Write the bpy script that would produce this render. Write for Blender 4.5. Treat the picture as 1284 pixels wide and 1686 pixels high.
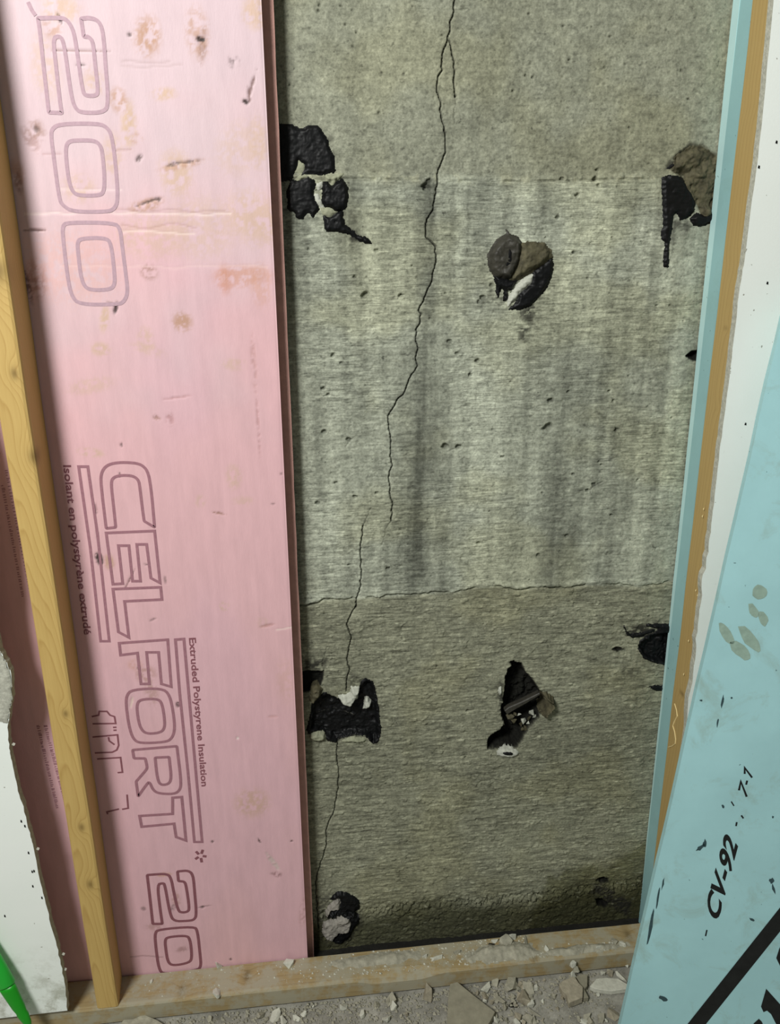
import bpy, bmesh, math, random
import numpy as np
from mathutils import Vector, Matrix

for o in list(bpy.data.objects):
    bpy.data.objects.remove(o)
SC = bpy.context.scene
COL = SC.collection

# ------------------------------------------------------------------ camera
IW, IH = 1284.0, 1686.0
FPX = 1290.0
PITCH, YAW, ROLL = math.radians(18.1), math.radians(6.42), math.radians(-0.55)
CAM = np.array([0.0, -1.218, 1.303])
_f = np.array([math.sin(YAW)*math.cos(PITCH), math.cos(YAW)*math.cos(PITCH), -math.sin(PITCH)])
_r = np.array([math.cos(YAW), -math.sin(YAW), 0.0])
_u = np.cross(_r, _f)
_r, _u = math.cos(ROLL)*_r + math.sin(ROLL)*_u, -math.sin(ROLL)*_r + math.cos(ROLL)*_u
cd = bpy.data.cameras.new('camera')
cam = bpy.data.objects.new('camera', cd)
COL.objects.link(cam)
cam.matrix_world = Matrix(((_r[0], _u[0], -_f[0], CAM[0]), (_r[1], _u[1], -_f[1], CAM[1]),
                           (_r[2], _u[2], -_f[2], CAM[2]), (0, 0, 0, 1)))
cd.sensor_fit = 'VERTICAL'
cd.sensor_height = 36.0
cd.lens = 36.0*FPX/IH
cd.clip_start = 0.02
SC.camera = cam

# ------------------------------------------------------------------ world, lamp, exposure
w = bpy.data.worlds.new('room_light')
SC.world = w
w.use_nodes = True
w.node_tree.nodes['Background'].inputs[0].default_value = (0.93, 1.0, 0.90, 1)
w.node_tree.nodes['Background'].inputs[1].default_value = 0.14
la = bpy.data.lights.new('ceiling_lamp', 'AREA')
la.shape = 'DISK'
la.size = 0.62
la.energy = 70
la.color = (0.985, 0.98, 0.945)
lamp = bpy.data.objects.new('ceiling_lamp', la)
COL.objects.link(lamp)
lamp.location = (-1.0, -1.75, 2.45)
lamp.rotation_euler = (Vector((0.0, 0.0, 1.5)) - Vector(lamp.location)).to_track_quat('-Z', 'Y').to_euler()
vs = SC.view_settings
vs.view_transform = 'Standard'
vs.look = 'None'
vs.gamma = 1.0
vs.use_curve_mapping = False
vs.exposure = 0.0

# ------------------------------------------------------------------ measuring helpers
def ray(x, y):
    return _f + _r*((x-IW/2)/FPX) + _u*((IH/2-y)/FPX)
def PY(px, py, y0):                     # point on the vertical plane y = y0
    d = ray(px, py); return CAM + d*((y0-CAM[1])/d[1])
def PZ(px, py, z0):                     # point on the level plane z = z0
    d = ray(px, py); return CAM + d*((z0-CAM[2])/d[2])
def PP(px, py, p0, n):                  # point on any plane
    d = ray(px, py); return CAM + d*(np.dot(p0-CAM, n)/np.dot(d, n))
def lin(a, b, y0):                      # px line -> (x0, slope) of x over z on plane y0
    A, B = PY(*a, y0), PY(*b, y0)
    s = (B[0]-A[0])/(B[2]-A[2]); return lambda z: A[0] + s*(np.asarray(z)-A[2])
def crop(x0, y0, s, pts):
    return [(x0+x/s, y0+y/s) for x, y in pts]

# numpy noise
def vn(x, y, seed=0):
    xi = np.floor(x).astype(np.int64); yi = np.floor(y).astype(np.int64)
    fx = x-xi; fy = y-yi
    fx = fx*fx*(3-2*fx); fy = fy*fy*(3-2*fy)
    def h(i, j):
        n = (i*374761393 + j*668265263 + seed*974634777) & 0xffffffff
        n = ((n ^ (n >> 13))*1274126177) & 0xffffffff
        n = ((n ^ (n >> 15))*2246822519) & 0xffffffff
        return ((n ^ (n >> 16)) & 0xffff)/65535.0
    a = h(xi, yi); b = h(xi+1, yi); c = h(xi, yi+1); d = h(xi+1, yi+1)
    return (a+(b-a)*fx)*(1-fy) + (c+(d-c)*fx)*fy
def fbm(x, y, seed=0, o=4):
    s = 0; a = 0.5; t = 0
    for k in range(o):
        s = s + a*vn(x*2**k, y*2**k, seed+k*17); t += a; a *= .55
    return s/t
def sstep(a, b, x):
    t = np.clip((x-a)/(b-a), 0, 1); return t*t*(3-2*t)
def sdpoly(x, z, poly):                 # >0 inside
    poly = np.asarray(poly); n = len(poly)
    d = np.full(x.shape, 1e9); ins = np.zeros(x.shape, bool)
    for i in range(n):
        ax, az = poly[i]; bx, bz = poly[(i+1) % n]
        ex, ez = bx-ax, bz-az
        wx, wz = x-ax, z-az
        t = np.clip((wx*ex+wz*ez)/(ex*ex+ez*ez+1e-12), 0, 1)
        d = np.minimum(d, (wx-t*ex)**2+(wz-t*ez)**2)
        c = ((az <= z) & (bz > z)) | ((bz <= z) & (az > z))
        with np.errstate(divide='ignore', invalid='ignore'):
            xc = ax + (z-az)*ex/(ez if abs(ez) > 1e-12 else 1e-12)
        ins ^= c & (x < xc)
    d = np.sqrt(d); return np.where(ins, d, -d)
def dline(x, z, pts):
    d = np.full(x.shape, 1e9)
    for (ax, az), (bx, bz) in zip(pts[:-1], pts[1:]):
        ex, ez = bx-ax, bz-az
        t = np.clip(((x-ax)*ex+(z-az)*ez)/(ex*ex+ez*ez+1e-12), 0, 1)
        d = np.minimum(d, (x-ax-t*ex)**2+(z-az-t*ez)**2)
    return np.sqrt(d)
def L(r, g, b):                         # sRGB 0-255 -> linear
    f = lambda c: (c/255)/12.92 if c/255 <= .04045 else ((c/255+.055)/1.055)**2.4
    return (f(r), f(g), f(b), 1.0)
def chaikin(p, it=2, closed=True):
    for _ in range(it):
        q = []
        n = len(p)
        for i in range(n if closed else n-1):
            a, b = np.array(p[i], float), np.array(p[(i+1) % n], float)
            q += [a*.75+b*.25, a*.25+b*.75]
        if not closed: q = [np.array(p[0], float)]+q+[np.array(p[-1], float)]
        p = q
    return [tuple(v) for v in p]

# ------------------------------------------------------------------ object helpers
def mk(name, verts, faces, mat, parent=None, smooth=False, attrs=None, mats=None, midx=None):
    V = np.asarray(verts, dtype=np.float64).reshape(-1, 3)
    base = np.array([(V[:, 0].min()+V[:, 0].max())/2, (V[:, 1].min()+V[:, 1].max())/2, V[:, 2].min()])
    me = bpy.data.meshes.new(name)
    if isinstance(faces, np.ndarray):
        nf = len(faces)
        me.vertices.add(len(V)); me.loops.add(nf*4); me.polygons.add(nf)
        me.vertices.foreach_set('co', (V-base).astype(np.float32).ravel())
        me.loops.foreach_set('vertex_index', faces.astype(np.int32).ravel())
        me.polygons.foreach_set('loop_start', np.arange(0, nf*4, 4, dtype=np.int32))
        me.polygons.foreach_set('loop_total', np.full(nf, 4, dtype=np.int32))
    else:
        me.from_pydata([tuple(v) for v in (V-base)], [], faces)
    for m in (mats or [mat]):
        me.materials.append(m)
    if midx is not None:
        me.polygons.foreach_set('material_index', np.asarray(midx, dtype=np.int32))
    me.update(calc_edges=True)
    me.validate()
    if attrs:
        for k, a in attrs.items():
            at = me.attributes.new(k, 'FLOAT_COLOR', 'POINT')
            a = np.asarray(a); c = np.ones((len(V), 4), np.float32); c[:, :a.shape[1]] = a
            at.data.foreach_set('color', c.ravel())
    if smooth:
        me.polygons.foreach_set('use_smooth', np.ones(len(me.polygons), dtype=bool))
    o = bpy.data.objects.new(name, me)
    COL.objects.link(o)
    o.location = base
    if parent:
        o.parent = parent
        o.location = Vector(base) - parent_loc(parent)
    return o
def parent_loc(p):
    v = Vector(p.location)
    while p.parent:
        p = p.parent; v = v + Vector(p.location)
    return v
def tag(o, label, cat=None, group=None, kind=None):
    o['label'] = label
    if cat: o['category'] = cat
    if group: o['group'] = group
    if kind: o['kind'] = kind
    return o
def prism(outline, y0, y1):             # outline of (x,z); front y0 (towards camera), back y1
    n = len(outline)
    v = [(x, y0, z) for x, z in outline]+[(x, y1, z) for x, z in outline]
    f = [tuple(range(n)), tuple(range(2*n-1, n-1, -1))]
    for i in range(n):
        j = (i+1) % n
        f.append((i, n+i, n+j, j))
    return v, f
def fixn(o, bevel=0, seg=2):
    bm = bmesh.new(); bm.from_mesh(o.data)
    bmesh.ops.recalc_face_normals(bm, faces=bm.faces)
    if bevel:
        bmesh.ops.bevel(bm, geom=[e for e in bm.edges], offset=bevel, segments=seg, affect='EDGES', profile=.6)
    bm.to_mesh(o.data); bm.free(); o.data.update()
    return o

# ------------------------------------------------------------------ materials
class N:
    def __init__(s, name, rough=.8, spec=.3):
        s.m = bpy.data.materials.new(name); s.m.use_nodes = True
        s.t = s.m.node_tree; s.b = s.t.nodes['Principled BSDF']
        s.b.inputs['Roughness'].default_value = rough
        s.b.inputs['Specular IOR Level'].default_value = spec
    def n(s, typ, **kw):
        x = s.t.nodes.new('ShaderNode'+typ)
        for k, v in kw.items():
            if k.startswith('i_'):
                key = k[2:]; key = int(key) if key.isdigit() else key.replace('_', ' ')
                if isinstance(v, bpy.types.NodeSocket): s.t.links.new(v, x.inputs[key])
                else: x.inputs[key].default_value = v
            else: setattr(x, k, v)
        return x
    def l(s, a, b): s.t.links.new(a, b)
    def math(s, op, a, b=0.0):
        x = s.n('Math', operation=op)
        for i, v in enumerate((a, b)):
            if isinstance(v, bpy.types.NodeSocket): s.l(v, x.inputs[i])
            else: x.inputs[i].default_value = v
        return x.outputs[0]
    def mix(s, fac, a, b, mode='MIX'):
        x = s.n('Mix', data_type='RGBA', blend_type=mode)
        for i, v in ((0, fac), (6, a), (7, b)):
            if isinstance(v, bpy.types.NodeSocket): s.l(v, x.inputs[i])
            else: x.inputs[i].default_value = v
        return x.outputs[2]
    def ramp(s, fac, stops):
        x = s.n('ValToRGB'); s.l(fac, x.inputs[0])
        e = x.color_ramp.elements
        while len(e) < len(stops): e.new(.5)
        for i, (p, c) in enumerate(stops):
            e[i].position = p; e[i].color = c if len(c) == 4 else (*c, 1)
        return x.outputs[0]
    def coord(s, scale=(1, 1, 1)):
        t = s.n('TexCoord'); m = s.n('Mapping'); s.l(t.outputs['Object'], m.inputs[0])
        m.inputs['Scale'].default_value = scale; return m.outputs[0]
    def noise(s, vec, sc, det=4, rough=.55, dist=0):
        x = s.n('TexNoise'); s.l(vec, x.inputs['Vector'])
        x.inputs['Scale'].default_value = sc; x.inputs['Detail'].default_value = det
        x.inputs['Roughness'].default_value = rough; x.inputs['Distortion'].default_value = dist
        return x.outputs['Fac']
    def bump(s, h, strength, dist=.001):
        x = s.n('Bump'); s.l(h, x.inputs['Height'])
        x.inputs['Strength'].default_value = strength; x.inputs['Distance'].default_value = dist
        s.l(x.outputs[0], s.b.inputs['Normal'])
    def col(s, c): s.l(c, s.b.inputs['Base Color'])
G1 = lambda v: (v, v, v, 1)

def mat_vcol(name, rough, spec, nscale, lo, hi, bump, bscale, stretch=(1, 1, 1)):
    M = N(name, rough, spec)
    a = M.n('Attribute', attribute_name='tint')
    c = M.coord(stretch)
    n1 = M.noise(c, nscale, 5, .65)
    k = M.ramp(n1, [(.3, G1(lo)), (.7, G1(hi))])
    M.col(M.mix(1.0, a.outputs['Color'], k, 'MULTIPLY'))
    M.bump(M.noise(c, bscale, 4, .6), bump, .001)
    return M.m
def mat_concrete():
    M = N('concrete', .9, .15)
    a = M.n('Attribute', attribute_name='tint')
    c = M.coord(); g = M.coord((44, 44, 390))
    n1 = M.noise(c, 300, 5, .7); n2 = M.noise(g, 1.0, 3, .6, .4); n3 = M.noise(c, 95, 3, .6); n4 = M.noise(c, 110, 8, .75)
    col = M.mix(1.0, a.outputs['Color'], M.ramp(n1, [(.3, G1(.74)), (.7, G1(1.22))]), 'MULTIPLY')
    col = M.mix(1.0, col, M.ramp(n4, [(.32, G1(.70)), (.68, G1(1.28))]), 'MULTIPLY')
    col = M.mix(a.outputs['Alpha'], col, M.mix(1.0, col, M.ramp(n2, [(.28, G1(.66)), (.5, G1(1.0)), (.75, G1(1.26))]), 'MULTIPLY'))
    sp = M.ramp(n3, [(.24, G1(.45)), (.31, G1(1.0))])
    M.col(M.mix(1.0, col, sp, 'MULTIPLY'))
    h = M.math('ADD', M.math('MULTIPLY', M.math('MULTIPLY', n2, a.outputs['Alpha']), 1.5), M.math('MULTIPLY', n1, .6))
    M.bump(h, .9, .0011)
    return M.m
m_conc = mat_concrete()
m_floor = mat_vcol('floor_concrete', .9, .15, 260, .78, 1.16, .55, 420)
m_pink = mat_vcol('pink_foam', .55, .3, 60, .94, 1.05, .18, 500, (1, 1, .25))

def mat_simple(name, c, rough=.7, spec=.3, var=.12, nscale=30, bump=.2, bscale=200, stretch=(1, 1, 1)):
    M = N(name, rough, spec)
    k = M.ramp(M.noise(M.coord(stretch), nscale, 5, .6), [(.3, G1(1-var)), (.7, G1(1+var))])
    M.col(M.mix(1.0, c, k, 'MULTIPLY'))
    if bump: M.bump(M.noise(M.coord(stretch), bscale, 4, .6), bump, .001)
    return M.m
m_lip = mat_simple('pink_foam_cut', L(205, 160, 150), .8, .2, .10, 60, .5, 300)
m_tar = mat_simple('black_tar', (.0045, .0048, .0052, 1), .5, .2, .4, 90, .5, 120)
m_tar_brown = mat_simple('weathered_tar', L(56, 54, 47), .55, .35, .35, 110, .9, 160)
m_rock = mat_simple('broken_mortar', L(80, 76, 58), .75, .25, .6, 75, .9, 180)
m_pale = mat_simple('pale_mortar', L(178, 180, 168), .9, .1, .2, 150, .8, 220)
m_grey = mat_simple('grey_mortar', L(142, 138, 130), .9, .1, .3, 110, .8, 220)
m_paleY = mat_simple('pale_yellow_mortar', L(146, 148, 126), .9, .1, .2, 150, .8, 220)
m_print = mat_simple('purple_print', L(158, 114, 124), .6, .2, .12, 200, 0)
m_print_f = mat_simple('faded_purple_print', L(182, 153, 164), .6, .2, .10, 200, 0)
m_print_d = mat_simple('small_purple_print', L(136, 88, 96), .6, .2, .12, 200, 0)
m_ink = mat_simple('black_ink', (.012, .013, .013, 1), .5, .3, .3, 60, 0)
m_core = mat_simple('gypsum_core', L(178, 178, 165), .95, .1, .22, 180, .9, 260)
m_green = mat_simple('green_plastic', L(16, 150, 20), .38, .5, .05, 40, .1, 200)
m_green2 = mat_simple('light_green_plastic', L(30, 178, 52), .38, .5, .05, 40, .1, 200)
m_fibre = mat_simple('wood_fibre', L(225, 205, 150), .7, .2, .1, 60, 0)

def mat_paint():
    M = N('drywall_paper', .75, .2)
    c = M.coord()
    base = M.mix(M.ramp(M.noise(c, 5, 3), [(.4, G1(0)), (.7, G1(1))]), L(242, 247, 242), L(237, 243, 237))
    sp = M.ramp(M.noise(c, 95, 2, .5), [(.735, G1(0)), (.76, G1(.75))])
    col = M.mix(sp, base, L(120, 115, 95))
    z = M.n('SeparateXYZ'); M.l(c, z.inputs[0])
    # dirt that was kicked up along the foot of the board
    d = M.math('MULTIPLY', M.ramp(z.outputs[2], [(.02, G1(1)), (.16, G1(0))]),
               M.ramp(M.noise(c, 22, 5, .7), [(.45, G1(0)), (.62, G1(.75))]))
    col = M.mix(d, col, L(150, 150, 128))
    M.col(col); M.bump(M.noise(c, 300, 3), .12, .001)
    return M.m
m_white = mat_paint()

def mat_teal(name, base, dirt, amt):
    M = N(name, .5, .3)
    c = M.coord()
    b = M.mix(M.ramp(M.noise(c, 9, 4, .6), [(.35, G1(0)), (.7, G1(1))]), base, tuple(v*.9 for v in base[:3])+(1,))
    d = M.ramp(M.noise(c, 14, 6, .7, .6), [(.55, G1(0)), (.72, G1(amt))])
    b = M.mix(d, b, dirt)
    sp = M.ramp(M.noise(c, 120, 2, .5), [(.755, G1(0)), (.775, G1(.7))])
    M.col(M.mix(sp, b, L(60, 85, 88)))
    M.bump(M.noise(c, 260, 3), .1, .001)
    return M.m
m_teal = mat_teal('teal_foam', L(170, 216, 220), L(150, 176, 166), .6)
m_teal2 = mat_teal('teal_foam_cut', L(150, 192, 194), L(138, 175, 170), .4)

m_teal3 = mat_teal('teal_foam_lit', L(190, 226, 226), L(170, 205, 200), .3)  # lighter teal paints in the light caught by the rebate strip

def mat_wood(name, light, dark, knots, ring=260, tilt=.055, off=(.03, .05), dirt=None, flip=False, dirtlo=.48):
    """knots in object space: (x, y, z, radius). Long axis = z (or x when flip)."""
    M = N(name, .6, .3)
    t = M.n('TexCoord'); s = M.n('SeparateXYZ'); M.l(t.outputs['Object'], s.inputs[0])
    x, y, z = s.outputs
    if flip: x, z = z, x
    nz = M.n('TexNoise'); mp = M.n('Mapping'); M.l(t.outputs['Object'], mp.inputs[0])
    mp.inputs['Scale'].default_value = (1.2, 9, 9) if flip else (9, 9, 1.2)
    M.l(mp.outputs[0], nz.inputs['Vector']); nz.inputs['Scale'].default_value = 1.6; nz.inputs['Detail'].default_value = 3
    wob = M.math('MULTIPLY', M.math('SUBTRACT', nz.outputs['Fac'], .5), .026)
    a = M.math('ADD', M.math('ADD', x, off[0]), M.math('ADD', M.math('MULTIPLY', z, tilt*.4), wob))
    b = M.math('ADD', M.math('ADD', y, off[1]), M.math('ADD', M.math('MULTIPLY', z, tilt), wob))
    rr = M.math('SQRT', M.math('ADD', M.math('MULTIPLY', a, a), M.math('MULTIPLY', b, b)))
    kn = None
    for (kx, ky, kz, kr) in knots:
        v = M.n('VectorMath', operation='SUBTRACT'); M.l(t.outputs['Object'], v.inputs[0]); v.inputs[1].default_value = (kx, ky, kz)
        v2 = M.n('VectorMath', operation='MULTIPLY'); M.l(v.outputs[0], v2.inputs[0])
        v2.inputs[1].default_value = (.6, .3, 1) if flip else (1, .3, .6)
        ln = M.n('VectorMath', operation='LENGTH'); M.l(v2.outputs[0], ln.inputs[0])
        d = M.math('DIVIDE', ln.outputs['Value'], kr)
        e = M.math('POWER', 2.718, M.math('MULTIPLY', M.math('MULTIPLY', d, d), -.28))
        rr = M.math('ADD', rr, M.math('MULTIPLY', e, kr*1.3))
        core = M.math('POWER', 2.718, M.math('MULTIPLY', M.math('MULTIPLY', d, d), -2.2))
        kn = core if kn is None else M.math('MAXIMUM', kn, core)
    fr = M.math('FRACT', M.math('MULTIPLY', rr, ring))
    grain = M.ramp(fr, [(0, G1(.12)), (.72, G1(.35)), (.9, G1(.8)), (1, G1(.1))])
    mp2 = M.coord((4, 120, 120) if flip else (120, 120, 4))
    fine = M.noise(mp2, 3.0, 4, .6)
    fac = M.math('ADD', M.math('MULTIPLY', grain, .5), M.math('MULTIPLY', fine, .35))
    col = M.mix(fac, light, dark)
    if kn is not None: col = M.mix(M.math('MULTIPLY', kn, .6), col, tuple(v*.28 for v in dark[:3])+(1,))
    if dirt:
        d = M.ramp(M.noise(M.coord(), 26, 6, .7), [(dirtlo, G1(0)), (dirtlo+.14, G1(.85))])
        col = M.mix(d, col, dirt)
    M.col(col); M.bump(fac, .12, .001)
    return M.m

# ================================================================== THE CONCRETE WALL
XR = PY(1215, 0, 0.0)[0]
FX0, FX1 = -0.10, 0.80
def wp(pts): return [tuple(PY(x, y, 0.0)[[0, 2]]) for x, y in pts]
crack_px = [
 crop(430, 0, 2.986, [(950, -40), (948, 0), (945, 60), (930, 130), (920, 190), (900, 240), (888, 300), (892, 340), (870, 370), (860, 440), (878, 490), (890, 590), (903, 650), (905, 750), (885, 800), (865, 860), (858, 950), (845, 1030), (808, 1100), (806, 1165), (858, 1215), (862, 1290), (835, 1390), (800, 1470), (775, 1530)])
 + crop(440, 500, 2.791, [(703, 50), (703, 90), (685, 120), (683, 170), (697, 205), (685, 250), (688, 290), (655, 350), (625, 420), (600, 440), (578, 485), (558, 515), (560, 580), (570, 630), (563, 700), (574, 745), (560, 800), (565, 880), (574, 920), (568, 1000)]),
 crop(430, 0, 2.986, [(925, 195), (942, 260), (952, 330), (945, 400), (953, 475)]),
 crop(440, 500, 2.791, [(443, 1020), (433, 1090), (430, 1150), (432, 1210), (428, 1300), (410, 1350), (405, 1396)])
 + crop(480, 960, 2.675, [(280, 100), (243, 180), (262, 240), (245, 320), (255, 390), (240, 430), (243, 475)]),
 crop(480, 960, 2.675, [(205, 680), (197, 740), (207, 820), (205, 900), (190, 990), (150, 1090), (157, 1150), (115, 1270), (105, 1330), (112, 1440), (118, 1520)]),
]
faint_px = [[(955, 808), (968, 806), (971, 812)], [(971, 811), (975, 803), (985, 797), (992, 793)], [(738, 742), (748, 738), (758, 733)], [(533, 652), (540, 649), (547, 650)], [(1012, 703), (1018, 712), (1021, 718)], [(570, 735), (576, 726), (582, 720)], [(940, 420), (948, 414), (958, 412)], [(918, 362), (922, 357), (920, 352)], [(655, 492), (660, 485), (668, 484)], crop(440, 500, 2.791, [(568, 1000), (545, 1040), (530, 1110)]), crop(440, 500, 2.791, [(475, 940), (460, 970), (443, 1020)]),
            crop(430, 0, 2.986, [(953, 475), (950, 610)]), crop(480, 1060, 7.133, [(420, 30), (390, 100), (370, 200), (375, 400)])]
seam2_px = [(440, 1000), (508, 996), (533, 988), (587, 986), (655, 982), (709, 978), (755, 975), (780, 969), (820, 966), (860, 972), (894, 966), (928, 968), (964, 963), (1017, 964), (1053, 966), (1082, 962), (1104, 957), (1200, 950)]
cracks_w = [wp(c) for c in crack_px]; faint_w = [wp(c) for c in faint_px]
S2 = np.array(wp(seam2_px)); S3 = np.array(wp([(420, 1520), (560, 1503), (700, 1490), (930, 1470), (1000, 1460), (1150, 1445)]))
S1 = np.array(wp([(430, 291), (560, 291), (720, 294), (860, 296), (1000, 293), (1080, 291), (1180, 291)]))

holes = {   # name: (px outline, depth, edge)
 'e1': (crop(770, 1060, 7.133, [(490, 215), (540, 195), (580, 220), (630, 230), (690, 340), (780, 440), (840, 540), (905, 600), (980, 650), (940, 740), (860, 830), (780, 920), (700, 1010), (660, 1090), (600, 1180), (570, 1225), (440, 1220), (300, 1240), (230, 1230), (222, 1140), (270, 1070), (380, 1000), (430, 950), (400, 860), (385, 760), (410, 660), (430, 560), (440, 400), (470, 290), (515, 260)]), .034, .006),
 'd0': (crop(480, 1060, 7.133, [(60, 320), (240, 310), (370, 310), (380, 400), (340, 480), (250, 500), (210, 560), (60, 560)]), .012, .005),
 'd1': (crop(480, 1060, 7.133, [(210, 1000), (240, 700), (300, 640), (400, 570), (560, 640), (700, 660), (800, 480), (870, 410), (950, 440), (1000, 640), (1030, 880), (1040, 1080), (960, 1160), (860, 1060), (640, 1080), (520, 1140), (400, 1080), (300, 1010)]), .014, .008),
 'f1': (crop(860, 960, 4.938, [(1200, 390), (1100, 400), (1000, 440), (950, 480), (945, 530), (990, 600), (1060, 630), (1200, 650)]), .016, .006),
 'hr': (crop(860, 560, 3.832, [(1030, 100), (1070, 65), (1120, 70), (1120, 130), (1060, 125)]), .014, .006),
 'h1': (crop(780, 1380, 4.28, [(850, 420), (900, 415), (945, 455), (930, 485), (870, 470)]), .016, .005),
 'h2': (crop(780, 1380, 4.28, [(860, 295), (900, 272), (950, 278), (945, 310), (900, 318)]), .014, .005),
 'fh': (crop(860, 960, 4.938, [(720, 540), (760, 515), (800, 520), (830, 540), (760, 555)]), .006, .004),
 'c': (crop(1060, 210, 5.732, [(300, 250), (440, 150), (560, 160), (700, 260), (700, 700), (650, 800), (520, 800), (450, 660), (380, 520), (250, 400)]), .007, .010),
}
holes_w = {k: (wp(p), d, e) for k, (p, d, e) in holes.items()}
random.seed(5)
pits_px = [(562, 598, 4), (548, 585, 5), (540, 650, 4), (532, 640, 5), (533, 711, 6), (575, 724, 6), (553, 795, 4), (585, 818, 5), (620, 812, 4), (523, 828, 5),
  (733, 735, 8), (755, 736, 7), (827, 752, 4), (788, 895, 5), (639, 936, 5), (601, 486, 8), (660, 487, 5), (753, 582, 5), (740, 562, 6), (786, 594, 6), (774, 617, 5),
  (702, 308, 9), (707, 298, 6), (906, 660, 7), (902, 704, 11), (935, 645, 4), (1015, 708, 5), (986, 760, 3), (990, 765, 3), (944, 781, 4), (978, 798, 5), (968, 808, 5),
  (925, 294, 5), (979, 295, 6), (985, 305, 4), (983, 280, 4), (933, 882, 5), (1006, 848, 4), (893, 812, 3), (886, 914, 5), (525, 17, 3), (526, 8, 3), (580, 16, 2),
  (1005, 60, 3), (866, 124, 3), (877, 127, 3), (938, 98, 3), (1123, 115, 3), (845, 150, 3), (625, 185, 3), (750, 158, 3), (950, 322, 5), (945, 415, 4), (918, 358, 4), (1081, 503, 3), (620, 413, 5),
  (508, 410, 3), (584, 456, 4), (795, 490, 6), (810, 470, 5), (788, 497, 4), (703, 1192, 3), (766, 1246, 3), (689, 1158, 3), (770, 1170, 4), (1106, 688, 3), (1050, 790, 3), (1003, 644, 4), (1010, 660, 4)]
for _ in range(210):
    pits_px.append((random.uniform(470, 1160), random.uniform(5, 1470), random.choice([1.2, 1.5, 1.8, 2.2, 2.8])))

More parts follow.
